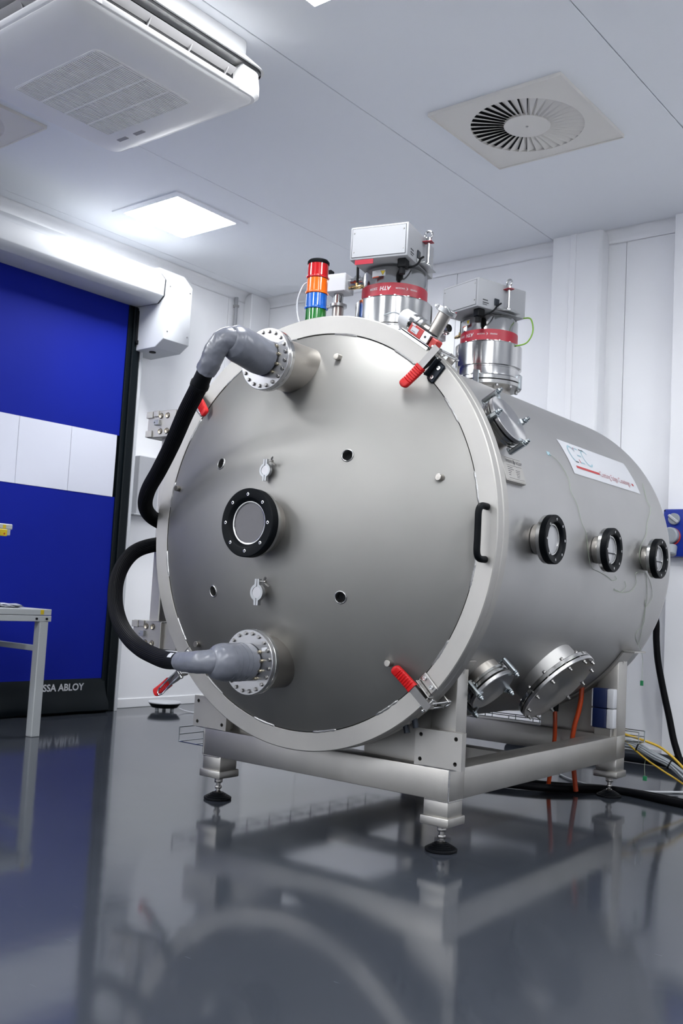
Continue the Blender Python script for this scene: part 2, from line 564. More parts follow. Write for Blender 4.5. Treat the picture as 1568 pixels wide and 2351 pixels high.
hp = [(-2.85, 2.80), (-2.568, 2.80 - .006), (-2.522, 2.75), (-2.527, 2.621), (-2.58, 2.579), (-2.688, 2.581), (-2.85, 2.59)]
hp = [(-2.879, 2.84), (-2.62, 2.81), (-2.568, 2.773), (-2.522, 2.726), (-2.527, 2.621), (-2.58, 2.579), (-2.79, 2.585), (-2.879, 2.60)]
XZ = Matrix(((1, 0, 0, 0), (0, 0, 1, 0), (0, 1, 0, 0), (0, 0, 0, 1)))
MB(ROOM).prism(hp, -2.2, 1.435, XZ, bev=.004).build('roller_hood', 'hood', door)
MB(ROOM).prism([((x + 2.7) * .985 - 2.7, (z - 2.7) * .985 + 2.7) for x, z in hp], 1.43, 1.447, XZ).build('hood_gap', 'dark', door)
mp_ = [(-2.879, 2.90), (-2.62, 2.83), (-2.56, 2.79), (-2.514, 2.735), (-2.515, 2.348), (-2.592, 2.302), (-2.70, 2.294), (-2.879, 2.30)]
mp_ = [(-2.879, 2.86), (-2.60, 2.82), (-2.514, 2.725), (-2.515, 2.348), (-2.592, 2.302), (-2.879, 2.296)]
mot = MB(ROOM).prism(mp_, 1.445, 1.66, XZ, bev=.003).build('motor_cover', 'hood', door)
MB(ROOM).cyl(.022, 0, .006, 18, T(-2.70, 1.52, 2.293)).build('cable_gland', 'rubber', mot)
for y, z in ((1.47, 2.69), (1.64, 2.69), (1.64, 2.40), (1.47, 2.40)):
    MB(ROOM).cyl(.005, 0, .003, 10, frame((-2.5145, y, z), (1, 0, 0))).build('screw', 'bolt', mot)

# --- duct boxes and strip on the left wall behind the hose
db = thing('wall_duct', 'pale grey upright cable duct box on the left wall behind the black hose', 'duct', ROOM @ T(WX, 1.66, 1.25))
MB(ROOM).box(WX, WX + .055, 1.585, 1.76, 1.255, 1.64, .004).build('housing', 'offwhite', db)
MB(ROOM).box(WX, WX + .10, 1.53, 1.78, 1.245, 1.255, .002).build('base_plate', 'offwhite', db)

# --- ceiling lights
def ceiling_light(x, y, label):
    t = thing('ceiling_light', label, 'light', ROOM @ T(x, y, CZ), group='square ceiling light panels')
    h, fw = .232, .05
    sq = lambda a: [(-a, -a), (a, -a), (a, a), (-a, a)]
    X = T(x, y, 0)
    MB(ROOM).ring_plate(sq(h + fw), sq(h), CZ - .007, CZ - .0002, X).build('frame', 'ceil', t)
    rr = []
    for cx, cy, a0 in ((h - .012, h - .012, 0), (-h + .012, h - .012, 90), (-h + .012, -h + .012, 180), (h - .012, -h + .012, 270)):
        for k in range(4):
            a = math.radians(a0 + 30 * k)
            rr.append((cx + .012 * math.cos(a), cy + .012 * math.sin(a)))
    MB(ROOM).prism(rr, CZ - .004, CZ - .0005, X).build('diffuser', 'lamp', t)
    return t
ceiling_light(-2.15, 1.20, 'glowing square ceiling light above the roller door side, lower left of the air conditioner')
ceiling_light(.115, -.21, 'glowing square ceiling light at the top edge of the photo, only its corner in view')
# unseen lamps added along the grid to fill the room with light
for ix, x in enumerate((-2.15, .115, 2.37)):
    for iy, y in enumerate((1.2, -.21, -1.62, -3.0, -4.4, -5.8, -7.2)):
        if (y > -1 and x < 2) or (y == -1.62 and x == .115):
            continue
        ceiling_light(x, y, 'added unseen square ceiling light for fill, %s row, %s from the camera end' % (('left', 'middle', 'right')[ix], ('seventh', 'sixth', 'fifth', 'fourth', 'third', 'second', 'first')[iy]))

# --- swirl diffusers in the ceiling
def swirl(x, y, label):
    t = thing('air_diffuser', label, 'vent', ROOM @ T(x, y, CZ), group='square swirl diffusers in the ceiling')
    X = T(x, y, 0)
    a = .325
    n = 72
    circ = lambda r: [(r * math.cos(2 * PI * i / n + PI / 4), r * math.sin(2 * PI * i / n + PI / 4)) for i in range(n)]
    sq = []
    for i in range(n):
        th = 2 * PI * i / n + PI / 4
        c, s = math.cos(th), math.sin(th)
        k = a / max(abs(c), abs(s))
        sq.append((k * c, k * s))
    RO, RI = .255, .105
    MB(ROOM).ring_plate(sq, circ(RO), CZ - .012, CZ - .0003, X).build('face_plate', 'diff', t)
    MB(ROOM).ring_plate([(q[0], q[1]) for q in sq], [(q[0] * .985, q[1] * .985) for q in sq], CZ - .016, CZ - .012, X).build('rim', 'diff', t)
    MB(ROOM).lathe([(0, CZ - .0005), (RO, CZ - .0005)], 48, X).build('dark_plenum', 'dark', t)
    hub = MB(ROOM).lathe([(0, CZ - .013), (RI - .002, CZ - .013), (RI, CZ - .011), (RI, CZ - .001)], 48, X).build('hub', 'diff', t)
    MB(ROOM).cyl(.006, CZ - .0155, CZ - .012, 12, X).build('screw', 'bolt', hub)
    me = None
    N = 38
    for i in range(N):
        th = 2 * PI * i / N
        w0, w1 = RI * 2 * PI / N * .86, RO * 2 * PI / N * .86
        # tilted blade: one long edge low, the other high
        r0, r1 = RI - .002, RO + .001
        pts = [(r0, -w0 / 2, -.0015), (r1, -w1 / 2, -.0015), (r1, w1 / 2, -.0125), (r0, w0 / 2, -.0125)]
        vs = pts + [(p[0], p[1], p[2] + .0012) for p in pts]
        fs = [(0, 1, 2, 3), (7, 6, 5, 4), (0, 4, 5, 1), (1, 5, 6, 2), (2, 6, 7, 3), (3, 7, 4, 0)]
        if me is None:
            base = MB().add(vs, fs)
            me = bpy.data.meshes.new('blade')
            me.from_pydata(base.v, [], base.f)
            me.materials.append(M['diff'])
        o = bpy.data.objects.new('blade', me)
        COL.objects.link(o)
        o.parent = t
        o.matrix_local = Matrix.Rotation(th, 4, 'Z')
        WM[o.name] = WM[t.name]
    return t
swirl(.106, 1.256, 'square ceiling air diffuser with round swirl blades, right of centre above the tank')
swirl(-2.16, -.27, 'square ceiling swirl diffuser at the left photo edge half hidden behind the air conditioner')

# --- ceiling cassette air conditioner
AX, AY = -.915, -.33
ac = thing('air_conditioner', 'white ceiling cassette air conditioner with slotted grille and black side air slots', 'air conditioner', ROOM @ T(AX, AY, CZ))
def rrect(hx, hy, r, n=6):
    o = []
    for sx, sy, a0 in ((1, 1, 0), (-1, 1, 90), (-1, -1, 180), (1, -1, 270)):
        for k in range(n + 1):
            a = math.radians(a0 + 90 * k / n)
            o.append((sx * (hx - r) + r * math.cos(a), sy * (hy - r) + r * math.sin(a)))
    return o
H = .455
XA = T(AX, AY, 0)
def stack(levels, m, name, parent, capb=True, capt=False):
    mb = MB(ROOM)
    vs, fs = [], []
    n = None
    for h, r, z in levels:
        q = rrect(h, h, r)
        n = len(q)
        vs += [(x, y, z) for x, y in q]
    for j in range(len(levels) - 1):
        for i in range(n):
            k = (i + 1) % n
            fs.append((j * n + i, j * n + k, (j + 1) * n + k, (j + 1) * n + i))
    if capb: fs.append(tuple(reversed(range(n))))
    if capt: fs.append(tuple((len(levels) - 1) * n + i for i in range(n)))
    mb.add(vs, fs, XA)
    return mb.build(name, m, parent, angle=40)
stack([(.415, .05, CZ - .001), (.415, .05, CZ - .055), (.462, .055, CZ - .105), (.472, .06, CZ - .118), (.40, .05, CZ - .118)], 'ac', 'ceiling_collar', ac, capb=False)
stack([(.462, .055, CZ - .118), (.462, .055, CZ - .130)], 'dark', 'shadow_gap', ac, capb=False)
stack([(.40, .04, CZ - .110), (.40, .04, CZ - .225)], 'dark', 'inner_case', ac, capb=False)
# corner pieces of the lower panel (outer rim)
for sx in (1, -1):
    for sy in (1, -1):
        mb = MB(ROOM)
        q = [(H * 0 + .335, .455), (.335, .385), (.385, .385), (.385, .335), (.455, .335)]
        arc = [(.455 - .055 + .055 * math.cos(math.radians(a)), .455 - .055 + .055 * math.sin(math.radians(a))) for a in range(0, 91, 15)]
        poly = [(.335, .385), (.335, .455)] + list(reversed(arc)) + [(.455, .335), (.385, .335), (.385, .385)]
        lo = [(x * .985, y * .985) for x, y in poly]
        zt, zb = CZ - .130, CZ - .232
        n = len(poly)
        big = [(x * 1.012, y * 1.012) for x, y in poly]
        vs = [(sx * x, sy * y, zt) for x, y in poly] + [(sx * x, sy * y, zt - .05) for x, y in big] + [(sx * x, sy * y, zb + .014) for x, y in big] + [(sx * x, sy * y, zb) for x, y in lo]
        fs = [tuple(range(n)), tuple(3 * n + i for i in reversed(range(n)))]
        for j in range(3):
            fs += [(j * n + i, j * n + (i + 1) % n, (j + 1) * n + (i + 1) % n, (j + 1) * n + i) for i in range(n)]
        mb.add(vs, fs, XA)
        mb.build('corner_cap', 'ac', ac, angle=40)
# lower sill of each air outlet, louvre blade and its fins
for k in range(4):
    Rk = XA @ Matrix.Rotation(k * PI / 2, 4, 'Z')
    MB(ROOM).prism([(.385, CZ - .232), (.447, CZ - .232), (.458, CZ - .222), (.458, CZ - .217), (.440, CZ - .212), (.385, CZ - .212)], -.336, .336, Rk @ XZ, bev=.002).build('outlet_sill', 'ac', ac)
    lv = MB(ROOM).prism([(.402, CZ - .166), (.430, CZ - .150), (.432, CZ - .146), (.402, CZ - .160)], -.325, .325, Rk @ XZ).build('louvre', 'louvre', ac)
    for q in (-.29, -.1, .1, .29):
        MB(ROOM).prism([(.401, CZ - .185), (.403, CZ - .163), (.424, CZ - .152), (.412, CZ - .172)], q - .003, q + .003, Rk @ XZ).build('louvre_fin', 'louvre', lv)
# face panel with the grille
stack([(.436, .045, CZ - .226), (.436, .045, CZ - .235), (.425, .04, CZ - .243), (.33, .035, CZ - .250)], 'ac', 'face_panel', ac, capb=False, capt=True)
GX, GY = .258, .228
GO = T(AX - .033, AY + .05, 0)
ns = 48
sm = None
for i in range(ns):
    x = -GX + .0055 + (2 * GX - .011) * i / (ns - 1)
    if sm is None:
        sm = MB(ROOM).box(x - .0027, x + .0027, -GY, GY, CZ - .2545, CZ - .2485, .0, GO).build('grille_slat', 'ac', ac)
        x0_ = x
    else:
        o = sm.copy()
        COL.objects.link(o)
        o.location = (x - x0_, 0, 0)
MB(ROOM).box(-GX, GX, -GY, GY, CZ - .2512, CZ - .2495, 0, GO).build('grille_back', 'grillback', ac)
for y in (-.112, .002, .116):
    MB(ROOM).box(-GX, GX, y - .004, y + .004, CZ - .2555, CZ - .250, .0008, GO).build('grille_rib', 'ac', ac)
gq = rrect(GX + .010, GY + .010, .03)
MB(ROOM).ring_plate(gq, rrect(GX, GY, .02), CZ - .2525, CZ - .249, GO).build('grille_border', 'ac', ac)
for x in (-.27, -.16):
    MB(ROOM).box(x - .03, x + .03, .33, .352, CZ - .252, CZ - .247, .002, XA).build('latch', 'louvre', ac)

# ================================================================== VACUUM CHAMBER
Z0 = 1.017
RS = .690
ch = thing('vacuum_chamber', 'large horizontal stainless steel vacuum chamber with domed round front door and viewports', 'vacuum chamber', ID)
AXY = frame((0, 0, Z0), (0, 1, 0), (1, 0, 0))          # local z = world +y, local x = world +x, local y = world -z
MB().lathe([(RS, .074), (RS, 1.68)], 160, AXY).build('shell', 'shell', ch)
hp_ = []
for i in range(8):
    a = PI / 2 * i / 7
    hp_.append((RS - .10 + .10 * math.cos(a), 1.68 + .10 * math.sin(a) * .9))
for i in range(1, 11):
    r = (RS - .10) * (1 - i / 10)
    hp_.append((r, 1.77 + .06 * (1 - (r / (RS - .10)) ** 2)))
MB().lathe(hp_, 160, AXY).build('rear_head', 'shell', ch)
MB().lathe([(.60, .074), (.747, .074), (.75, .071), (.75, .041), (.747, .038), (.60, .038)], 200, AXY).build('tank_flange', 'ring', ch)
MB().lathe([(.60, .0415), (.741, .0415), (.741, .0325), (.60, .0325)], 160, AXY).build('door_seal', 'rubber', ch)
MB().lathe([(.6868, .034), (.748, .034), (.75, .032), (.75, .003), (.747, 0), (.6878, 0), (.6868, .001), (.6868, .034)], 200, AXY).build('door_ring', 'ring', ch)
MB().lathe([(.60, .030), (.69, .030)], 120, AXY).build('gap_backing', 'dark', ch)
# domed door plate with four real holes
CR, AP = 1.2, -.212
dp = [(0.0005, AP)]
for i in range(1, 40):
    r = .6838 * i / 39
    dp.append((r, AP + CR - math.sqrt(CR * CR - r * r)))
dp += [(.6842, .0045), (.6842, .0295)]
inner = [(.676, .0295), (.676, .014)] + [(r * .995, y + .008) for r, y in reversed(dp[1:38])] + [(0.0005, AP + .008)]
def dome_y(x, z):
    r2 = x * x + (z - Z0) ** 2
    return AP + CR - math.sqrt(CR * CR - r2)
def dome_n(x, z):
    return Vector((x, dome_y(x, z) - (AP + CR), z - Z0)).normalized()
dome = MB().lathe(dp + inner, 160, AXY).build('door_dome', 'dome', ch)
HOLES = [(-.258, 1.233), (.288, 1.240), (-.258, .788), (.290, .791)]
cut = MB()
for x, z in HOLES:
    cut.cyl(.0175, -.12, .12, 28, frame((x, dome_y(x, z), z), dome_n(x, z)))
cutter = cut.build('hole_cutter', 'dark')
md = dome.modifiers.new('holes', 'BOOLEAN')
md.operation = 'DIFFERENCE'
md.object = cutter
md.solver = 'EXACT'
dg = bpy.context.evaluated_depsgraph_get()
me2 = bpy.data.meshes.new_from_object(dome.evaluated_get(dg))
dome.modifiers.clear()
if len(me2.polygons) > 1000:
    dome.data = me2
    me2.name = 'door_dome'
    me2.shade_smooth()
    me2.set_sharp_from_angle(angle=math.radians(35))
bpy.data.objects.remove(cutter)
for x, z in HOLES:
    fr = frame((x, dome_y(x, z), z), dome_n(x, z))
    h = MB().lathe([(.0172, -.03), (.0172, .0022), (.0188, .0036), (.0208, .0022), (.0222, -.002)], 28, fr).build('hole_collar', 'weld', ch)
    MB().lathe([(0, -.028), (.0175, -.028)], 20, fr).build('hole_bottom', 'dark', h)
# stitch welds in the gap between ring and dome
for i in range(16):
    a0 = math.radians(11.25 + 22.5 * i)
    pts, rr = [], []
    N = 16
    for k in range(N + 1):
        a = a0 + math.radians(4.2) * (2 * k / N - 1)
        rad = .6852 + random.uniform(-.0006, .0006)
        pts.append((rad * math.cos(a), .0038, Z0 + rad * math.sin(a)))
        rr.append(.0055 * (1 if 0 < k < N else .5) * random.uniform(.86, 1.12))
    MB().tube(pts, rr, 8).build('weld_seam', 'weld', ch)
# studs on the dome
for a in (75.2, 15.2, -45, 165.6, -134.7):
    r = .597
    x, z = r * math.cos(math.radians(a)), Z0 + r * math.sin(math.radians(a))
    y = dome_y(x, z)
    MB().cyl(.0108, -.006, .020, 24, frame((x, y, z), (0, -1, 0)), bev=.0012).build('stud', 'tube', ch)

def viewport(o, ax, up, R, Rt, Lt, nsc, pane, bz=.03, nuts=True):
    """o: centre of the outer face; ax: outward axis; Lt: length of the neck behind the flange"""
    F = frame(o, ax, up)
    neck = MB().lathe([(Rt, -Lt - bz - .012), (Rt, -bz - .011)], 48, F).lathe([(Rt + .0015, -Lt - bz + .006), (Rt, -Lt - bz + .010)], 48, F).build('viewport', 'tube', ch)
    MB().lathe([(Rt * .8, -bz - .014), (R - .003, -bz - .014), (R - .001, -bz - .012), (R - .001, -bz), (R * .5, -bz)], 56, F).build('flange', 'machined', neck)
    ri = R * .63
    MB().lathe([(ri, -bz), (R - .001, -bz), (R, -bz + .001), (R, -.003), (R - .003, 0), (ri + .014 * R / .112, 0), (ri + .010 * R / .112, -.0015), (ri, -.012), (ri, -bz)], 64, F).build('bezel', 'black', neck)
    MB().lathe([(ri - .005 * R / .11, -.0135), (ri - .003 * R / .11, -.0125), (ri + .001, -.0125), (ri + .001, -.020), (ri - .005 * R / .11, -.020), (ri - .005 * R / .11, -.0135)], 48, F).build('glass_rim', 'machined', neck)
    MB().lathe([(0, -.0165), (ri - .004 * R / .11, -.0165)], 48, F).build('pane', pane, neck)
    for i in range(nsc):
        a = 2 * PI * i / nsc
        rs = R * .82
        screw(F @ T(rs * math.cos(a), rs * math.sin(a), -.001), R * .052, .0022, 'screw', 'polished', neck)
        if nuts:
            MB().hexnut(.0058, 0, .006, F @ T(rs * math.cos(a), rs * math.sin(a), -bz - .020)).build('nut', 'bolt', neck)
    return neck
viewport((0, -.2955, 1.014), (0, -1, 0), (0, 0, 1), .112, .092, .075, 8, 'pane', nuts=False)
for y in (.38, .88, 1.38):
    v = viewport((.762, y, Z0 + .002), (1, 0, 0), (0, 0, 1), .082, .051, .034, 8, 'pane2', bz=.024)
    if y > .5:
        MB().box(.7465, .7475, y - .045, y + .045, 1.005, 1.009).build('reticle', 'blackprint', v)

# nozzles with bolted flanges for the cooling hoses
def nozzle(z, yf, rf, rt):
    F = frame((0, yf, z), (0, -1, 0), (1, 0, 0))
    t = MB().lathe([(rt, -.29), (rt, -.03)], 56, F).build('nozzle', 'tube', ch)
    MB().lathe([(rt - .004, -.036), (rt + .006, -.036), (rf - .002, -.034), (rf, -.032), (rf, -.019), (rf - .002, -.0175), (rt, -.0175)], 64, F).build('welded_flange', 'machined', t)
    MB().lathe([(0, 0), (rf - .0015, 0), (rf, -.0015), (rf, -.015), (rf - .0015, -.0165), (.05, -.0165)], 64, F).build('blank_flange', 'spun', t)
    for i in range(20):
        a = 2 * PI * (i + .5) / 20
        r = rf * .88
        X = F @ T(r * math.cos(a), r * math.sin(a), 0)
        MB().hexnut(.0062, .0010, .0072, X, rot=random.random()).cyl(.0068, 0, .0012, 14, X).build('bolt', 'bolt', t)
    for a in (35, 8, -22, -50):
        r = .063
        X = F @ T(r * math.cos(math.radians(a)), r * math.sin(math.radians(a)), 0)
        MB().hexnut(.0062, 0, .007, X).cyl(.0042, .007, .012, 10, X).build('fitting', 'palebolt', t)
    MB().box(.03, .052, -.006, .006, .0002, .0010, 0, F @ T(.028, .040, 0) @ Matrix.Rotation(.15, 4, 'Z')).build('tag_sticker', 'white', t)
nozzle(1.560, -.256, .1035, .086)
nozzle(.567, -.247, .1055, .088)

# small clamped ports on the dome
def kf_port(z, yf, s):
    F = frame((0, yf, z), (0, -1, 0), (1, 0, 0))   # local y = up? checked below
    up = -1 if F.col[1].z < 0 else 1
    F = F @ Matrix.Diagonal((1, up, 1, 1)) if up < 0 else F
    t = MB().lathe([(.0125 * s, -.07), (.0125 * s, -.012)], 24, F).build('small_port', 'tube', ch)
    MB().lathe([(.0125 * s, -.015), (.019 * s, -.013), (.019 * s, -.007), (.0205 * s, -.004), (.0205 * s, -.0005), (0, -.0005)], 32, F).build('port_cap', 'spun', t)
    # two clamp halves
    for sg in (-1, 1):
        pts = []
        n = 14
        ro, ri = .0285 * s, .0195 * s
        out = [(.0012, .046 * s), (.0095 * s, .046 * s), (.0100 * s, .030 * s)]
        a_s = [math.radians(68 - 136 * k / n) for k in range(n + 1)]
        out += [(ro * math.cos(a), ro * math.sin(a)) for a in a_s]
        out += [(.0100 * s, -.030 * s), (.0095 * s, -.044 * s), (.0012, -.044 * s), (.0012, -.022 * s)]
        b_s = [math.radians(-84 + 168 * k / n) for k in range(n + 1)]
        out += [(ri * math.cos(a), ri * math.sin(a)) for a in b_s]
        out += [(.0012, .022 * s)]
        out = [(sg * x, y) for x, y in out]
        MB().prism(out, -.013 * s, .0012, F).build('clamp_half', 'alu', t)
    # screw with wing nut on the upper lugs, pointing right and a little back
    X = F @ T(.009 * s, .038 * s, -.006)
    MB().tube([X @ Vector((-.018 * s, 0, 0)), X @ Vector((.026 * s, 0, 0))], .0023 * s, 10).build('clamp_screw', 'bolt', t)
    W = X @ T(.018 * s, 0, 0)
    w = MB()
    w.hexnut(.0045 * s, -.002, .008 * s, W @ Matrix.Rotation(PI / 2, 4, 'Y'))
    for sg in (-1, 1):
        w.prism([(0, sg * .002), (.006 * s, sg * .004), (.016 * s, sg * .016 * s), (.012 * s, sg * .020 * s), (.004 * s, sg * .014 * s), (0, sg * .006)], -.0014, .0014, W @ Matrix.Rotation(.5, 4, 'X'))
    w.build('wing_nut', 'tube', t)
kf_port(1.194, -.222, .80)
kf_port(.792, -.226, .95)

# clamped and bolted ports on the side of the shell
def radial(th, y, r):
    a = math.radians(th)
    e = Vector((math.cos(a), 0, math.sin(a)))
    return frame(Vector((0, y, Z0)) + e * r, e, (0, 1, 0))
def claw_port(th, y, rf, R, Rt, angs):
    F = radial(th, y, rf)
    t = MB().lathe([(Rt, -.20), (Rt, -.03)], 56, F).build('clamped_port', 'tube', ch)
    MB().lathe([(Rt - .003, -.046), (R - .006, -.044), (R, -.042), (R, -.034), (R - .005, -.031), (R - .005, -.028), (R, -.026), (R, -.020), (R - .004, -.018), (Rt, -.018)], 64, F).build('port_flange', 'machined', t)
    MB().lathe([(Rt, -.015), (R - .004, -.015), (R, -.013), (R, -.002), (R - .002, 0), (0, 0)], 72, F).build('blank_cover', 'spun', t)
    for a in angs:
        X = F @ Matrix.Rotation(math.radians(a), 4, 'Z') @ T(R + .006, 0, 0)
        c = MB()
        c.box(-.002, .014, -.009, .009, -.054, .010, .004, X)
        c.prism([(-.016, 0), (.004, -.002), (.004, .008), (-.010, .007), (-.017, .003)], -.008, .008, X @ Matrix(((1, 0, 0, 0), (0, 0, 1, 0), (0, 1, 0, 0.0005), (0, 0, 0, 1))))
        c.box(-.012, .002, -.008, .008, -.054, -.047, .002, X)
        c = c.build('claw_clamp', 'zinc', t)
        b = MB().hexnut(.0085, .012, .021, X @ T(.006, 0, 0)).cyl(.0055, .020, .028, 12, X @ T(.006, 0, 0)).cyl(.010, .010, .0125, 16, X @ T(.006, 0, 0))
        # bolts belong to the clamp but stay at the same level as the other pieces
        b.build('clamp_bolt', 'zinc', t)
claw_port(29.6, .200, .7676, .0877, .070, (182, 96, 4, 272))
claw_port(-42.0, .3557, .7629, .0875, .072, (184, 86, 2, 258))
def bolted_port(th, y, rf, R, Rt, n):
    F = radial(th, y, rf)
    t = MB().lathe([(Rt, -.26), (Rt, -.028)], 72, F).build('bolted_port', 'shell', ch)
    MB().lathe([(Rt - .004, -.034), (R - .002, -.034), (R, -.032), (R, -.020), (R - .002, -.0185), (Rt, -.0185)], 80, F).build('port_flange', 'machined', t)
    MB().lathe([(Rt, -.0145), (R - .002, -.0145), (R, -.013), (R, -.0015), (R - .002, 0), (0, 0)], 80, F).build('blank_cover', 'spun', t)
    for i in range(n):
        a = 2 * PI * (i + .35) / n
        X = F @ T((R - .012) * math.cos(a), (R - .012) * math.sin(a), 0)
        MB().hexnut(.0068, .0, .007, X).cyl(.0045, .007, .016, 12, X).hexnut(.0068, -.046, -.034, X).cyl(.0045, -.036, .001, 10, X).build('bolt', 'bolt', t)
bolted_port(-42.4, .861, .7747, .168, .135, 12)
# downward drain stub seen under the shell, between the ports
MB().lathe([(.032, -.90), (.032, -.55), (0, -.90)][:2], 32, frame((.16, .75, Z0), (0, 0, 1))).lathe([(0, -.90), (.032, -.90)], 32, frame((.16, .75, Z0), (0, 0, 1))).build('drain_stub', 'tube', ch)
# eye lug on top left of the ring
MB().cyl(.004, -.01, .016, 10, frame((-.365, .055, Z0 + .655), (-.5, 0, .86))).cyl(.007, .016, .020, 10, frame((-.365, .055, Z0 + .655), (-.5, 0, .86))).build('top_bolt', 'bolt', ch)

# door handle
hd = smooth_path([(.712, -.002, 1.088), (.712, -.030, 1.088), (.711, -.044, 1.082), (.710, -.050, 1.066), (.710, -.050, 1.03), (.710, -.050, .985), (.710, -.050, .95), (.711, -.044, .934), (.712, -.030, .928), (.712, -.002, .928)], 5)
MB().tube(hd, .0105, 16).build('door_handle', 'black', ch)
# name plate on a stand-off bracket
def cyl_pt(y, th, r):
    a = math.radians(th)
    return Vector((r * math.cos(a), y, Z0 + r * math.sin(a)))
PN = frame(cyl_pt(.243, 18.0, .705), (math.cos(math.radians(18)), 0, math.sin(math.radians(18))), (0, 1, 0))
npl = MB().box(-.075, .062, -.042, .042, -.002, 0, .0005, PN).box(-.075, .062, -.044, -.040, -.018, 0, 0, PN).build('name_plate', 'ring', ch)
text_part('PFEIFFER', .0165, 'blackprint', npl, lambda x, y, h: PN @ Vector((-.048 + x, .021 + y, .0006)))
text_part('VACUUM', .0165, 'blackprint', npl, lambda x, y, h: PN @ Vector((.018 + x * .75, .021 + y, .0006)), sx=.9)
MB().prism([(.006, .036), (.014, .026), (.006, .016), (.009, .026)], 0.0005, .0009, PN).build('logo_mark', 'blackprint', npl)
MB().box(-.05, .055, .0385, .0392, .0003, .0006, 0, PN).box(-.05, .055, .0125, .0131, .0003, .0006, 0, PN).box(-.05, .055, -.033, -.0324, .0003, .0006, 0, PN).build('rule_line', 'blackprint', npl)
for i, (x0, w) in enumerate(((-.046, .034), (-.046, .040), (-.046, .022), (-.046, .016), (-.046, .012))):
    MB().box(x0, x0 + w, .005 - i * .007, .0065 - i * .007, .0003, .0006, 0, PN).box(.008, .008 + .030 - i * .003, -.002 - i * .006, -.0008 - i * .006, .0003, .0006, 0, PN).build('small_print', 'blackprint', npl)

# hinges on the left
def hinge(z, h):
    b = MB().box(-.895, -.735, .045, .125, z, z + h, .002).box(-.765, -.66, .060, .115, z + .004, z + h - .004, .002).build('hinge', 'frame', ch)
    MB().box(-.898, -.862, .038, .047, z + .002, z + .028, .001).build('hinge_lug', 'ring', b)
    MB().box(-.898, -.862, .038, .047, z + h - .028, z + h - .002, .001).build('hinge_lug', 'ring', b)
    MB().box(-.857, -.828, .0385, .047, z + h - .024, z + h - .0, .001).build('hinge_lug', 'frame', b)
    MB().box(-.845, -.818, .032, .047, z + h * .45, z + h * .45 + .022, .001).cyl(.004, 0, .006, 10, frame((-.842, .034, z + h * .56), (0, -1, 0))).build('latch_block', 'alu', b)
    for x in (-.818, -.780):
        for zz in (z + h * .22, z + h * .80):
            X = frame((x, .0448, zz), (0, -1, 0))
            MB().lathe([(0, .0012), (.0055, .0012), (.0085, .003), (.0085, .0045), (.010, .0045), (.0105, .001), (.0105, 0)], 18, X).build('bolt', 'palebolt', b)
            MB().lathe([(.0105, .0004), (.0125, .0004)], 18, X).build('counterbore', 'dark', b)
hinge(1.392, .108)
hinge(.545, .112)
MB().box(-.850, -.795, .085, .135, .65, 1.398, .003).build('hinge_post', 'frame', ch)

# ------------------------------------------------------------------ support frame
fr = thing('support_frame', 'brushed steel square-tube support frame on four levelling feet carrying the chamber', 'frame', ID)
HW, YF, YB, ZT, ZB = .545, .129, 1.605, .265, .165
W = .095
MB().box(-HW, HW, YF, YF + W, ZB, ZT, .004, seg=2).build('rail', 'frame', fr)
MB().box(-HW, HW, YB - W, YB, ZB, ZT, .004, seg=2).build('rail', 'frame', fr)
MB().box(HW - W, HW, YF + W, YB - W, ZB, ZT, .004, seg=2).build('rail', 'frame', fr)
MB().box(-HW, -HW + W, YF + W, YB - W, ZB, ZT, .004, seg=2).build('rail', 'frame', fr)
# weld beads at the corner
for x, s in ((HW, 1), (-HW, -1)):
    pts = [(x - s * .001, YF + .001, ZB + .002 + (ZT - ZB - .004) * k / 16) for k in range(17)]
    MB().tube(pts, [.0028 * random.uniform(.8, 1.25) for _ in pts], 6).build('weld_bead', 'weld', fr)
    pts = [(x - s * (.001 + .088 * k / 16), YF + .002, ZB - .001) for k in range(17)]
    MB().tube(pts, [.0024 * random.uniform(.8, 1.25) for _ in pts], 6).build('weld_bead', 'weld', fr)
    pts = [(x - s * .001, YF + .002 + .088 * k / 16, ZB - .001) for k in range(17)]
    MB().tube(pts, [.0024 * random.uniform(.8, 1.25) for _ in pts], 6).build('weld_bead', 'weld', fr)
for x0, y0 in ((HW - W, YF), (-HW, YF), (HW - W, YB - W), (-HW, YB - W)):
    lg = MB().box(x0 + .0015, x0 + W - .0015, y0 + .0015, y0 + W - .0015, .112, ZB + .002, .004, seg=2).build('leg', 'frame', fr)
    MB().box(x0 - .006, x0 + W + .006, y0 - .006, y0 + W + .006, .086, .114, .004, seg=2).build('end_plate', 'frame', lg)
    cx, cy = x0 + W / 2, y0 + W / 2
    C0 = T(cx, cy, 0)
    MB().cyl(.008, .02, .088, 16, C0).hexnut(.0165, .062, .074, C0).cyl(.016, .074, .077, 16, C0).hexnut(.0145, .040, .051, C0, rot=.3).lathe([(.011, .022), (.013, .030), (.008, .034)], 16, C0).build('foot_spindle', 'bolt', lg)
    pad = [(0, 0), (.050, 0), (.0525, .003), (.0525, .008)]
    r, z = .0525, .008
    for k in range(4):
        pad += [(r - .001, z + .001), (r - .0075, z + .0025), (r - .0065, z + .0045)]
        r -= .0075
        z += .0042
    pad += [(.012, .026), (0, .026)]
    MB().lathe(pad, 40, C0).build('foot_pad', 'rubber', lg)
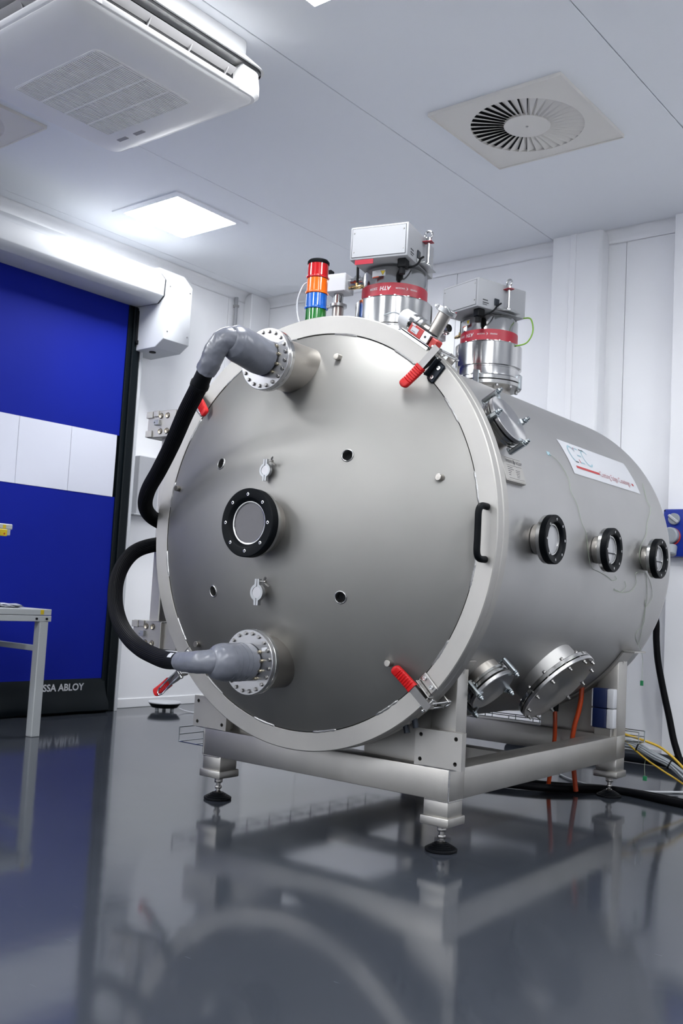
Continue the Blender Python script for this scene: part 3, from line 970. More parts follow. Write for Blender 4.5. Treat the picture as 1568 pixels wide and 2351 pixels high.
# front posts with gusset plates, rear posts
for s in (1, -1):
    x0, x1 = (HW - W, HW) if s > 0 else (-HW, -HW + W)
    MB().box(x0, x1, YF + .026, YF + .096, ZT - .004, .62, .005, seg=2).build('post', 'frame', fr)
    MB().box(x0, x1, YB - W - .004, YB, ZT - .004, .60, .005, seg=2).build('post', 'frame', fr)
    a, b = (.41, .585) if s > 0 else (-.607, -.433)
    # plate with four drilled holes
    ctr, hw, hh = (a + b) / 2, (b - a) / 2, .059
    F = frame((ctr, YF, .325), (0, -1, 0), (1, 0, 0))
    mb = MB()
    hx, hy, hr = hw - .022, hh - .020, .0068
    # grid of cells; the four corner cells carry a hole
    xs_ = [-hw, -hx - .016, -hx + .016, hx - .016, hx + .016, hw]
    ys_ = [-hh, -hy - .016, -hy + .016, hy - .016, hy + .016, hh]
    for i in range(5):
        for j in range(5):
            if i in (1, 3) and j in (1, 3):
                cx, cy = (-hx if i == 1 else hx), (-hy if j == 1 else hy)
                n = 16
                o_, i_ = [], []
                for k in range(n):
                    th = 2 * PI * k / n + PI / 4
                    c, sn = math.cos(th), math.sin(th)
                    kk = .016 / max(abs(c), abs(sn))
                    o_.append((cx + kk * c, cy + kk * sn))
                    i_.append((cx + hr * c, cy + hr * sn))
                vs = [(x, y, 0) for x, y in o_] + [(x, y, 0) for x, y in i_] + [(x, y, -.02) for x, y in i_]
                fs = [(k, (k + 1) % n, n + (k + 1) % n, n + k) for k in range(n)] + [(n + k, n + (k + 1) % n, 2 * n + (k + 1) % n, 2 * n + k) for k in range(n)]
                mb.add(vs, fs, F)
            else:
                mb.add([(xs_[i], ys_[j], 0), (xs_[i + 1], ys_[j], 0), (xs_[i + 1], ys_[j + 1], 0), (xs_[i], ys_[j + 1], 0)], [(0, 1, 2, 3)], F)
    mb.add([(-hw, -hh, 0), (hw, -hh, 0), (hw, hh, 0), (-hw, hh, 0), (-hw, -hh, -.026), (hw, -hh, -.026), (hw, hh, -.026), (-hw, hh, -.026)],
           [(0, 1, 5, 4), (1, 2, 6, 5), (2, 3, 7, 6), (3, 0, 4, 7), (4, 5, 6, 7)], F)
    pl = mb.build('mounting_plate', 'frame', fr)
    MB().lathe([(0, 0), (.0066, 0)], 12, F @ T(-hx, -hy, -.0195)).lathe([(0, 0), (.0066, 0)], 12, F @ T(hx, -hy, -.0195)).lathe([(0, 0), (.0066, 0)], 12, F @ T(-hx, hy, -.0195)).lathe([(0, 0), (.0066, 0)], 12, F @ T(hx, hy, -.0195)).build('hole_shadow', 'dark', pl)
    pts = [(ctr + (k / 12 - .5) * hw * 1.6, YF + .002, ZT + .0015) for k in range(13)]
    MB().tube(pts, [.003 * random.uniform(.8, 1.2) for _ in pts], 6).build('weld_bead', 'weld', fr)
# curved saddles under the shell
def saddle(y0, y1, a0, a1, tabs):
    mb = MB()
    n = 48
    vs, fs = [], []
    for i in range(n + 1):
        a = math.radians(a0 + (a1 - a0) * i / n)
        for r, y in ((RS + .002, y0), (RS + .002, y1), (RS + .009, y1), (RS + .009, y0)):
            vs.append((r * math.cos(a), y, Z0 + r * math.sin(a)))
    for i in range(n):
        for k in range(4):
            l = (k + 1) % 4
            fs.append((i * 4 + k, i * 4 + l, (i + 1) * 4 + l, (i + 1) * 4 + k))
    fs += [(0, 1, 2, 3), tuple(n * 4 + k for k in (3, 2, 1, 0))]
    mb.add(vs, fs)
    if tabs:
        for s in (1, -1):
            a = math.radians(a0)
            x = (RS + .005) * math.cos(a)
            z = Z0 + (RS + .005) * math.sin(a)
            mb.box(min(s * (x - .004), s * (x + .05)), max(s * (x - .004), s * (x + .05)), y0, y1, z - .006, z + .001, .001)
    return mb.build('saddle', 'frame', fr)
saddle(1.47, 1.60, -34, -146, True)
saddle(.16, .235, -36, -144, False)
def web(y0, y1, zb):
    for s in (1, -1):
        n = 20
        pts = []
        for i in range(n + 1):
            a = math.radians(-38 - 38 * i / n)
            pts.append((s * (RS + .006) * math.cos(a), Z0 + (RS + .006) * math.sin(a)))
        poly = pts + [(s * .17, zb), (s * .50, zb)]
        MB().prism(poly, y0, y1, XZ).build('saddle_web', 'frame', fr)
web(.185, .197, ZT)
web(1.55, 1.562, ZT)
MB().box(-HW + W, HW - W, .80, .85, .19, .24, .003).build('cross_rail', 'frame', fr)

# ------------------------------------------------------------------ turbo pumps
def make_turbo(m4):
    t = thing('turbo_pump', None, 'vacuum pump', m4, group='two turbo pumps on top of the chamber')
    B = MB
    X = m4
    # z measured from the chamber axis height reference (local origin = axis on the shell crown)
    B(X).lathe([(.105, -.05), (.105, .045)], 56).build('neck', 'tube', t)
    fl = B(X).lathe([(.10, .036), (.150, .036), (.152, .038), (.152, .053), (.150, .0545), (.13, .0545)], 72).build('lower_flange', 'machined', t)
    for i in range(12):
        a = 2 * PI * i / 12 + .1
        B(X).cyl(.0075, .026, .037, 12, T(.138 * math.cos(a), .138 * math.sin(a), 0), bev=.001).build('bolt', 'polished', fl)
    B(X).lathe([(.13, .058), (.150, .058), (.152, .060), (.152, .074), (.149, .077), (.143, .080), (.1425, .086), (.1425, .114)], 72).build('pump_flange', 'polished', t)
    for i in range(4):
        a = 2 * PI * i / 4 + .5
        B(X).box(.138, .158, -.013, .013, .030, .094, .003, Matrix.Rotation(a, 4, 'Z')).build('claw', 'zinc', t)
    B(X).lathe([(.1425, .114), (.140, .116), (.140, .121), (.150, .123), (.150, .222), (.147, .226), (.128, .228)], 72).build('pump_housing', 'polished', t)
    B(X).lathe([(.128, .22), (.1275, .228), (.1275, .337), (.122, .347), (.105, .350), (.098, .351), (.096, .356), (.070, .357), (0, .357)], 72).build('motor_housing', 'polished', t)
    for i in range(16):
        a = 2 * PI * i / 16
        B(X).cyl(.0058, .226, .2325, 12, T(.1345 * math.cos(a), .1345 * math.sin(a), 0)).build('housing_bolt', 'polished', t)
    band = B(X).lathe([(.1280, .233), (.1286, .2335), (.1286, .281), (.1280, .2815)], 72).build('label_band', 'band', t)
    # lettering reads upside down, as the pump hangs head over
    def onband(a0, z0, flip=True):
        def fn(x, y, h):
            a = a0 + (-x if flip else x) / .129
            z = z0 - y if flip else z0 + y
            return X @ Vector((.1292 * math.cos(a), .1292 * math.sin(a), z))
        return fn
    c = math.radians(-76)
    text_part('ATH', .021, 'print', band, onband(c + .02, .266), shear=.2, bold=.0008)
    text_part('2303M', .013, 'print', band, onband(c - .40, .264), bold=.0003)
    text_part('PFEIFFER', .0085, 'print', band, onband(c + .86, .262), bold=.0002)
    text_part('VACUUM', .0085, 'print', band, onband(c + .44, .262), bold=.0002)
    B(X).prism([(0, .007), (.007, 0), (0, -.007), (.002, 0)], 0, .0003, frame((.1290 * math.cos(c + .49), .1290 * math.sin(c + .49), .259), (math.cos(c + .49), math.sin(c + .49), 0), (-math.sin(c + .49), math.cos(c + .49), 0))).build('arrow_mark', 'print', band)
    # warning label
    def patch(a0, a1, z0, z1, m, name, r=.1282):
        n = 6
        vs = [(r * math.cos(a0 + (a1 - a0) * i / n), r * math.sin(a0 + (a1 - a0) * i / n), z) for z in (z0, z1) for i in range(n + 1)]
        return B(X).add(vs, [(i, i + 1, n + 2 + i, n + 1 + i) for i in range(n)]).build(name, m, t)
    w0 = math.radians(-112)
    patch(w0, w0 + .46, .308, .332, 'offwhite', 'warning_label')
    patch(w0 + .02, w0 + .25, .304, .3085, 'orange_print', 'caution_strip', .1286)
    def tri(r, a, z, s, m, name):
        vs = []
        for dx, dz in ((-s, s * .8), (s, s * .8), (0, -s)):
            vs.append((r * math.cos(a + dx / r), r * math.sin(a + dx / r), z + dz))
        return B(X).add(vs, [(0, 1, 2)]).build(name, m, t)
    tri(.1288, w0 + .38, .320, .011, 'blackprint', 'warning_triangle')
    tri(.1291, w0 + .38, .3202, .009, 'yellow', 'warning_triangle')
    # bolts at the shoulder
    for i in range(5):
        a = math.radians(-60 + 24 * i)
        B(X).hexnut(.007, .350, .357, T(.098 * math.cos(a), .098 * math.sin(a), 0)).build('cover_bolt', 'bolt', t)
    # electronics box overhanging the front
    bx = B(X).box(-.118, .118, -.185, .105, .358, .488, .006, seg=2).build('controller_box', 'boxwhite', t)
    B(X).box(-.108, .108, -.1868, -.184, .368, .478, .0008).build('front_panel', 'boxwhite', bx)
    B(X).box(-.1095, .1095, -.1855, -.1845, .3665, .4795, 0).build('panel_gap', 'darksteel', bx)
    for x in (-.1, .1):
        for z in (.388, .462):
            B(X).cyl(.003, 0, .0012, 10, frame((x, -.1868, z), (0, -1, 0))).build('panel_screw', 'bolt', bx)
    B(X).box(.1185, .1192, -.155, -.125, .392, .396).box(.1185, .1192, -.155, -.120, .380, .384).box(.1185, .1192, -.155, -.13, .372, .375).build('side_print', 'blackprint', bx)
    B(X).box(.070, .105, -.165, -.125, .322, .358, .004).cyl(.012, .300, .325, 14, T(.086, -.150, 0)).build('cable_plug', 'rubber', bx)
    B(X).box(.118, .124, -.088, -.060, .380, .412, .002).build('socket', 'darksteel', bx)
    B(X).tube(smooth_path([(.090, -.135, .328), (.115, -.128, .332), (.128, -.10, .352), (.130, -.075, .380), (.135, -.06, .392)]), .004, 8).build('short_cable', 'rubber', t)
    B(X).box(.118, .150, -.085, .045, .362, .366, .001).box(.118, .122, -.085, .045, .362, .385, .001).build('lug_plate', 'alu', t)
    B(X).box(-.095, -.02, -.183, -.181, .340, .358, 0).build('red_sticker', 'band', t)
    # lifting eye on a threaded rod
    ey = B(X).cyl(.0062, .366, .462, 16, T(.138, -.02, 0)).hexnut(.014, .366, .378, T(.138, -.02, 0)).build('lifting_rod', 'polished', t)
    B(X).box(.112, .156, -.036, -.004, .462, .465, .001).build('red_plate', 'band', ey)
    B(X).cyl(.010, .465, .480, 16, T(.138, -.02, 0)).tube([(.138 + .0145 * math.cos(a), -.02, .492 + .0145 * math.sin(a)) for a in [2 * PI * k / 20 for k in range(20)]], .0045, 8, closed=True).build('eye_bolt', 'polished', ey)
    # hose loop and brass fitting on the left
    B(X).tube(smooth_path([(-.115, -.03, .440), (-.135, -.035, .462), (-.150, -.035, .445), (-.146, -.040, .39), (-.142, -.045, .33), (-.140, -.05, .305)]), .0055, 8).build('cooling_hose', 'rubber', t)
    B(X).hexnut(.009, 0, .045, frame((-.165, -.05, .298), (1, 0, .05))).cyl(.006, -.01, .055, 12, frame((-.165, -.05, .298), (1, 0, .05))).cyl(.0075, 0, .02, 12, T(-.141, -.05, .295)).build('brass_fitting', 'brass', t)
    return t
def TP(y, phi):
    return T(0, y, Z0 + RS + (.012 if y > 1 else 0)) @ Matrix.Rotation(phi, 4, 'Z')
tp1 = make_turbo(TP(.47, math.radians(13)))
tp1['label'] = 'nearer turbo pump with white controller box and crimson band, behind the signal tower'
tp2 = copy_tree(tp1, TP(1.23, math.radians(-18)), 'rear turbo pump with white controller box, towards the back wall')

# angle valve boxes beside the pumps
def make_valve(m4):
    t = thing('angle_valve', None, 'valve', m4, group='white box valves beside the pumps')
    X = m4
    MB(X).box(-.048, .048, -.04, .04, 0, .074, .003).build('actuator_box', 'white', t)
    MB(X).lathe([(.02, -.045), (.02, 0)], 24).build('valve_neck', 'polished', t)
    MB(X).lathe([(.022, -.058), (.036, -.056), (.036, -.045), (.022, -.043)], 32).build('clamp_ring', 'alu', t)
    MB(X).box(-.055, -.032, -.006, .006, -.055, -.047, .002).hexnut(.007, -.06, -.045, T(-.052, 0, 0)).build('clamp_lug', 'bolt', t)
    MB(X).tube(smooth_path([(0, 0, -.056), (0, 0, -.11), (.004, .004, -.16), (.02, .02, -.20)]), .0235, 20).build('pipe_stub', 'tube', t)
    F = frame((.048, 0, .042), (1, 0, 0))
    MB(X).lathe([(.018, 0), (.018, .030), (.028, .032), (.028, .044), (.018, .046), (.018, .065)], 24, F).build('side_neck', 'polished', t)
    F = frame((-.048, 0, .030), (-1, 0, 0))
    MB(X).lathe([(.026, 0), (.027, .008), (.025, .018), (0, .020)], 20, F).build('end_cap', 'darksteel', t)
    MB(X).box(-.07, -.035, -.01, .02, .074, .105, .004).build('coil_plug', 'rubber', t)
    return t
va = make_valve(T(-.278, .47, 2.022) @ Matrix.Rotation(math.radians(10), 4, 'Z'))
va['label'] = 'white box valve on a pipe stub between the signal tower and the nearer pump'
copy_tree(va, T(-.25, 1.15, 1.985) @ Matrix.Rotation(math.radians(-18), 4, 'Z'), 'white box valve between the two pumps, half hidden behind the pressure gauge')

# signal tower
st = thing('signal_tower', 'round signal tower with red, orange, blue and green lenses and a black cap', 'signal light', T(-.2535, .30, 1.64))
X = T(-.2535, .30, 0)
MB(X).cyl(.030, 1.648, 1.70, 24).build('base', 'black', st)
MB(X).cyl(.012, 1.69, 1.81, 16).build('pole', 'alu', st)
MB(X).lathe([(0, 1.80), (.043, 1.80), (.044, 1.83), (.044, 1.842), (0, 1.842)], 32).build('socket', 'black', st)
zz = 1.845
for m, h in (('lgreen', .062), ('lblue', .062), ('lorange', .062), ('lred', .059)):
    MB(X).lathe([(0, zz), (.0425, zz), (.0435, zz + .002), (.0435, zz + .007), (.0415, zz + .009), (.0410, zz + h - .002), (0, zz + h - .001)], 40).build('lens', m, st)
    for k in range(4):
        a = k * PI / 2 + .8
        MB(X).box(-.002, .002, -.002, .002, zz + .001, zz + .010, .0008, T(.0435 * math.cos(a), .0435 * math.sin(a), 0)).build('lens_lug', m, st)
    zz += h
MB(X).lathe([(.0425, zz - .002), (.0435, zz + .001), (.0435, zz + .008), (.038, zz + .015), (0, zz + .018)], 40).build('cap', 'black', st)
MB(X).tube(smooth_path([(-.042, -.01, 2.022), (-.06, -.015, 2.01), (-.078, -.02, 1.965), (-.082, -.02, 1.93), (-.074, -.018, 1.88), (-.055, -.012, 1.835), (-.04, -.01, 1.80)]), .0032, 8).build('cable', 'white', st)

# pressure gauge on a tee
e58 = Vector((math.cos(math.radians(58)), 0, math.sin(math.radians(58))))
tan = Vector((-e58.z, 0, e58.x))
gy = .115
base = Vector((0, gy, Z0))
G = frame(base + e58 * RS, e58, (0, 1, 0))
pg = thing('pressure_gauge', 'white cylindrical pressure gauge on a steel tee pipe, top right of the door', 'gauge', G)
MB(G).lathe([(.0235, -.03), (.0235, .178)], 32).build('tee_pipe', 'tube', pg)
MB(G).lathe([(.022, .172), (.034, .174), (.036, .176), (.036, .190), (.034, .192), (.015, .192), (.013, .196), (0, .196)], 40).build('end_clamp', 'alu', pg)
MB(G).box(-.006, .006, .030, .046, .176, .190, .002).hexnut(.006, -.012, .012, T(0, .042, .183) @ Matrix.Rotation(PI / 2, 4, 'Y')).prism([(0, 0), (.008, .018), (.018, .022), (.014, .004)], -.0015, .0015, T(-.012, -.035, .184) @ Matrix.Rotation(.6, 4, 'X')).prism([(0, 0), (-.008, .018), (-.018, .022), (-.014, .004)], -.0015, .0015, T(-.012, -.035, .184) @ Matrix.Rotation(.6, 4, 'X')).build('wing_nut', 'alu', pg)
BR = frame(base + e58 * (RS + .095), tan, (0, 1, 0))
MB(BR).lathe([(.0205, .015), (.0205, .048)], 32).build('branch_pipe', 'tube', pg)
MB(BR).lathe([(.0205, .046), (.030, .047), (.031, .050), (.031, .060), (.026, .063), (.026, .066), (.033, .067), (.033, .078), (.029, .081)], 40).build('branch_clamp', 'alu', pg)
MB(BR).box(.028, .045, -.008, .008, .049, .060, .002).hexnut(.006, -.011, .011, T(.040, 0, .055) @ Matrix.Rotation(PI / 2, 4, 'X')).build('clamp_screw', 'bolt', pg)
MB(BR).lathe([(.027, .080), (.031, .081), (.031, .098), (.028, .099)], 40).build('gauge_collar', 'polished', pg)
MB(BR).box(-.002, .012, .0302, .0316, .084, .095, 0).build('yellow_sticker', 'yellow', pg)
MB(BR).lathe([(.0285, .098), (.0315, .100), (.0315, .142), (.0285, .146), (0, .146)], 40).build('gauge_body', 'white', pg)
MB(BR).tube(smooth_path([(-.01, 0, .145), (-.03, 0, .165), (-.03, .02, .195), (-.005, .03, .222), (.025, .03, .242), (.055, .03, .256)]), .0028, 8).build('cable', 'greyplastic', pg)

# safety interlock switch on the ring
def radial_frame(th, r, y, outw=True):
    a = math.radians(th)
    e = Vector((math.cos(a), 0, math.sin(a)))
    t_ = Vector((math.sin(a), 0, -math.cos(a)))   # clockwise tangent
    o = Vector((0, y, Z0)) + e * r
    # local x = clockwise tangent, local y = +world y, local z = outward
    return Matrix(((t_.x, 0, e.x, o.x), (t_.y, 1, e.y, o.y), (t_.z, 0, e.z, o.z), (0, 0, 0, 1)))
I0 = radial_frame(55.5, .751, .016)
il = thing('interlock_switch', 'red and silver safety interlock switch on the upper right edge of the door ring', 'switch', I0)
MB(I0).box(-.075, .058, -.020, .022, 0, .006, .001).box(-.075, .058, -.020, -.017, -.010, .006, .001).build('bracket', 'alu', il)
MB(I0).box(-.052, .010, -.018, .016, .007, .040, .002).build('red_housing', 'redplastic', il)
MB(I0).box(-.055, .042, -.014, .018, .040, .044, .002).build('top_cover', 'rubber', il)
MB(I0).box(.010, .044, -.020, .018, .006, .040, .002).build('metal_block', 'alu', il)
MB(I0).cyl(.004, 0, .001, 12, frame((.026, -.0202, .024), (0, -1, 0))).build('block_hole', 'dark', il)
MB(I0).box(-.040, -.010, -.0188, -.018, .014, .032, 0).box(-.046, -.030, -.0186, -.018, .034, .040, 0).build('label_sticker', 'white', il)
MB(I0).box(-.036, -.018, -.0192, -.0188, .017, .0185, 0).build('sticker_print', 'blackprint', il)
MB(I0).box(.046, .074, -.014, .018, .004, .036, .003).build('actuator', 'redplastic', il)
MB(I0).cyl(.009, 0, .022, 16, frame((-.053, 0, .030), (-1, 0, 0)), bev=.003).build('cable_gland', 'rubber', il)

# toggle clamps around the ring
def make_clamp(m4, lab, mirror=1, opened=False, first=None):
    t = thing('toggle_clamp', lab, 'clamp', m4, group='red-handled toggle clamps around the door ring')
    X = m4
    s = mirror
    # base bracket screwed on the ring face, beside the lever (local x = clockwise; -y = towards the viewer; z = outward)
    pm = 'darksteel' if mirror > 0 and not opened else 'bolt'
    bp = MB(X).box(min(s * .020, s * .052), max(s * .020, s * .052), -.006, -.0005, -.078, -.008, .004)
    bp.box(min(s * .018, s * .022), max(s * .018, s * .022), -.030, -.0005, -.070, .0, .001)
    b = bp.build('base_plate', pm, t)
    for z in (-.062, -.026):
        screw(X @ frame((s * .037, -.006, z), (0, -1, 0)), .0075, .005, 'screw', 'polished', b)
    # lever arm: a folded channel, pivoting at the outer rim
    pz = .012
    if opened:
        L = X @ T(0, -.012, pz) @ Matrix.Rotation(math.radians(9), 4, 'Y') @ Matrix.Rotation(math.radians(-4), 4, 'X') @ Matrix.Diagonal((1, 1, -1, 1))
    else:
        L = X @ T(0, -.024, pz) @ Matrix.Rotation(math.radians(-7), 4, 'X')
    arm = MB(L)
    arm.prism([(-.013, .012), (-.013, -.078), (.013, -.078), (.013, .012)], -.0016, .0016, Matrix(((1, 0, 0, 0), (0, 0, 1, -.010), (0, 1, 0, 0), (0, 0, 0, 1))))
    for sx in (-.013, .0115):
        arm.prism([(-.011, .010), (.014, .010), (.012, -.04), (-.002, -.078), (-.011, -.078)], sx, sx + .0015, Matrix(((0, 0, 1, 0), (1, 0, 0, 0), (0, 1, 0, 0), (0, 0, 0, 1))))
    arm.build('lever', 'bolt', t)
    # ribbed grip
    g = MB(L)
    pro = []
    n = 40
    for k in range(n + 1):
        u = k / n
        z = -.068 - u * (.086 if opened else .088)
        w = .0185 * (1 - .10 * u)
        if u > .86:
            w *= math.sqrt(max(.02, 1 - ((u - .86) / .14) ** 2))
        rib = .0022 * (1 if (k % 4 < 2 and .12 < u < .72) else 0)
        pro.append((w, .0105 * (1 if u < .86 else math.sqrt(max(.05, 1 - ((u - .86) / .14) ** 2))) - rib, z, u))
    vs, fs = [], []
    ns_ = 20
    for w, h, z, u in pro:
        for k in range(ns_):
            a = 2 * PI * k / ns_
            c, sn = math.cos(a), math.sin(a)
            ex = .55
            x = w * (abs(c) ** ex) * (1 if c >= 0 else -1)
            y = h * (abs(sn) ** ex) * (1 if sn >= 0 else -1) - .006 - .012 * u * u
            vs.append((x, y, z))
    for j in range(n):
        for k in range(ns_):
            l = (k + 1) % ns_
            fs.append((j * ns_ + k, j * ns_ + l, (j + 1) * ns_ + l, (j + 1) * ns_ + k))
    fs.append(tuple(range(ns_)))
    fs.append(tuple(n * ns_ + k for k in reversed(range(ns_))))
    g.add(vs, fs)
    g.build('grip', 'red', t)
    # pivot pins and links
    MB(X).tube([(-.020, -.020, pz), (.026, -.020, pz)], .0042, 12).tube([(-.017, -.026, pz - .014), (.024, -.026, pz - .014)], .0035, 12).hexnut(.0062, 0, .006, frame((.024, -.020, pz), (1, 0, 0))).hexnut(.0062, 0, .006, frame((-.020, -.020, pz), (-1, 0, 0))).build('pivot_pin', 'polished', t)
    lk = MB(X)
    for sx in (-.010, .008):
        lk.prism([(-.026, pz - .006), (-.026, pz + .008), (.006, pz + .010), (.020, pz + .004), (.020, pz - .004), (-.006, pz - .006)], sx, sx + .002, Matrix(((0, 0, 1, 0), (1, 0, 0, 0), (0, 1, 0, 0), (0, 0, 0, 1))))
    lk.build('link', 'bolt', t)
    # U bolt over the ring edge into the keeper on the tank flange
    if not opened:
        u = smooth_path([(-.0115, -.018, pz + .004), (-.0115, .030, pz + .004), (-.0115, .085, pz + .002), (-.009, .098, pz + .002), (0, .103, pz + .002), (.009, .098, pz + .002), (.0115, .085, pz + .002), (.0115, .030, pz + .004), (.0115, -.018, pz + .004)], 3)
    else:
        u = smooth_path([(-.0115, -.018, pz), (-.0115, -.030, pz + .06), (-.0115, -.034, pz + .11), (0, -.036, pz + .122), (.0115, -.034, pz + .11), (.0115, -.030, pz + .06), (.0115, -.018, pz)], 4)
    MB(X).tube(u, .0034, 8).build('hook_bolt', 'polished', t)
    MB(X).box(-.016, .016, .074, .079, -.012, .020, .002).box(-.012, .012, .076, .096, .006, .010, .001).build('keeper', 'bolt', t)
    return t
make_clamp(radial_frame(47.6, .757, 0), 'closed red-handled toggle clamp at the upper right of the door ring', 1)
make_clamp(radial_frame(-44.6, .757, 0), 'closed red-handled toggle clamp at the lower right of the door ring', -1)
make_clamp(radial_frame(137.2, .765, 0), 'red-handled toggle clamp at the upper left of the door ring, partly behind the black hose', -1)
make_clamp(radial_frame(-135.5, .757, 0), 'open red-handled toggle clamp at the lower left, its grip swung outward', 1, opened=True)

# proximity bracket under the ring, lower right
pb = thing('sensor_bracket', 'small steel bracket with knobs under the lower right edge of the door', 'bracket', T(.42, .055, .40))
MB().box(-.038, .038, -.012, .012, -.008, .006, .002, T(.425, .060, .412) @ Matrix.Rotation(math.radians(-38), 4, 'Y')).build('plate', 'alu', pb)
MB().cyl(.010, -.035, 0, 16, frame((.412, .062, .405), (-.3, 0, 1))).cyl(.010, -.035, 0, 16, frame((.445, .062, .425), (-.3, 0, 1))).build('knob', 'darksteel', pb)

# ------------------------------------------------------------------ cooling hoses with taped elbows
def ribbed(path, r, name, parent, n=30):
    """sleeved bundle hose: lengthwise ribs"""
    P = [Vector(p) for p in path]
    vs, fs = [], []
    seg = n * 2
    prev = (P[1] - P[0]).normalized()
    nrm = prev.orthogonal().normalized()
    for i in range(len(P)):
        t = (P[min(i + 1, len(P) - 1)] - P[max(i - 1, 0)]).normalized()
        nrm = prev.rotation_difference(t) @ nrm
        nrm = (nrm - t * nrm.dot(t)).normalized()
        b = t.cross(nrm)
        prev = t
        for k in range(seg):
            a = 2 * PI * k / seg
            rr = r * (1 if k % 2 else .96)
            vs.append(P[i] + (nrm * math.cos(a) + b * math.sin(a)) * rr)
    for i in range(len(P) - 1):
        for k in range(seg):
            l = (k + 1) % seg
            fs.append((i * seg + k, i * seg + l, (i + 1) * seg + l, (i + 1) * seg + k))
    fs.append(tuple(reversed(range(seg))))
    fs.append(tuple((len(P) - 1) * seg + k for k in range(seg)))
    return MB().add(vs, fs).build(name, 'blackcable', parent, angle=20)

from mathutils import noise as mn
def crumple(mb, amp, sc_):
    for i, v in enumerate(mb.v):
        n = mn.noise_vector(v * sc_) * amp
        w = mn.noise_vector(v * sc_ * 2.7 + Vector((3, 1, 7))) * amp * .5
        mb.v[i] = v + n + w
    return mb
def fine(path, radii, k=4):
    P = smooth_path(path, k)
    R = []
    for i in range(len(P)):
        u = i / k
        a = min(int(u), len(radii) - 1)
        b = min(a + 1, len(radii) - 1)
        R.append(radii[a] + (radii[b] - radii[a]) * (u - a))
    return P, R
h1 = thing('cooling_hose', 'black sleeved hose running down left from the grey taped elbow on the upper nozzle', 'hose', T(0, -.26, 1.56))
wr = lambda r, n: [r * random.uniform(.985, 1.015) for _ in range(n)]
cyl1 = [(0.0, -.262, 1.562), (0, -.30, 1.566), (0, -.34, 1.572), (0, -.38, 1.578), (0, -.405, 1.583), (-.001, -.425, 1.584)]
P_, R__ = fine(cyl1, [.0605, .061, .0605, .059, .054, .036])
crumple(MB().tube(P_, R__, 56), .0016, 38).build('taped_adapter', 'tape', h1, angle=60)
el1 = smooth_path([(.002, -.375, 1.585), (-.004, -.412, 1.590), (-.022, -.432, 1.578), (-.045, -.440, 1.548), (-.066, -.438, 1.516), (-.092, -.430, 1.490)], 10)
crumple(MB().tube(el1, [.040 - .0065 * i / (len(el1) - 1) for i in range(len(el1))], 48), .0030, 45).build('taped_elbow', 'tape', h1, angle=60)
# puckered tape folds at the bend
for k in range(5):
    a = -.5 + k * .22
    c = Vector((-.004, -.408, 1.588))
    pts = []
    for j in range(8):
        b = .35 + j * .16
        d = Vector((math.cos(b) * math.cos(a) * .25, math.sin(a) * .6, math.sin(b))).normalized()
        d = Vector((math.sin(a) * .4 + math.cos(b) * .9, -.2 + a * .5, math.sin(b))).normalized()
        pts.append(c + d * .0405)
    MB().tube(pts, [.0006, .0016, .0024, .0026, .0026, .0022, .0014, .0005], 6).build('tape_fold', 'tape', h1)
MB().tube([(-.088, -.432, 1.494), (-.108, -.424, 1.476), (-.140, -.408, 1.452)], [.0275, .0275, .0290], 28).tube([(-.134, -.411, 1.457), (-.143, -.406, 1.450)], .0315, 28).build('rubber_cuff', 'rubber', h1)
p1_ = smooth_path([(-.138, -.409, 1.454), (-.172, -.390, 1.436), (-.27, -.34, 1.379), (-.40, -.27, 1.293), (-.536, -.20, 1.214), (-.665, -.13, 1.155), (-.745, -.07, 1.105), (-.790, .0, 1.070), (-.800, .08, 1.045), (-.775, .16, 1.02), (-.70, .22, 1.0)], 6)
ribbed(p1_, .0285, 'sleeve', h1)
h2 = thing('cooling_hose', 'black ribbed hose looping left from the grey taped elbow on the lower nozzle', 'hose', T(0, -.25, .567))
P_, R__ = fine([(0, -.253, .567), (0, -.29, .568), (0, -.33, .569), (0, -.365, .569), (-.001, -.392, .569), (-.004, -.408, .569)], [.0600, .061, .0595, .0595, .052, .030])
crumple(MB().tube(P_, R__, 56), .0012, 38).build('taped_adapter', 'tape', h2, angle=60)
el2 = smooth_path([(.0, -.36, .572), (-.012, -.392, .570), (-.045, -.408, .567), (-.085, -.404, .563), (-.125, -.396, .560), (-.168, -.384, .558)], 6)
crumple(MB().tube(el2, [.040 - .009 * i / (len(el2) - 1) for i in range(len(el2))], 48), .0018, 45).build('taped_elbow', 'tape', h2, angle=60)
for yy, r in ((-.285, .0618), (-.305, .0616), (-.330, .0606), (-.350, .0604)):
    MB().tube([(0, yy, .568), (0, yy - .0012, .568)], r, 32).build('tape_edge', 'tape', h2)
cuff = MB().tube([(-.163, -.386, .559), (-.188, -.378, .557), (-.232, -.362, .555)], [.0275, .0275, .0285], 28).build('rubber_cuff', 'rubber', h2)
CL = frame((-.196, -.3755, .557), (-.93, .34, -.04), (.2, -.75, .62))
MB(CL).lathe([(.0283, -.016), (.0283, .016)], 12, a0=-.35, a1=.35).build('label_sticker', 'white', cuff)
p2_ = smooth_path([(-.228, -.363, .555), (-.29, -.340, .553), (-.392, -.30, .560), (-.50, -.26, .574), (-.62, -.215, .606), (-.72, -.175, .655), (-.80, -.135, .722), (-.85, -.095, .80), (-.872, -.05, .870), (-.868, .0, .925), (-.845, .06, .955), (-.80, .13, .97), (-.72, .20, .98)], 6)
ribbed(p2_, .0290, 'sleeve', h2)

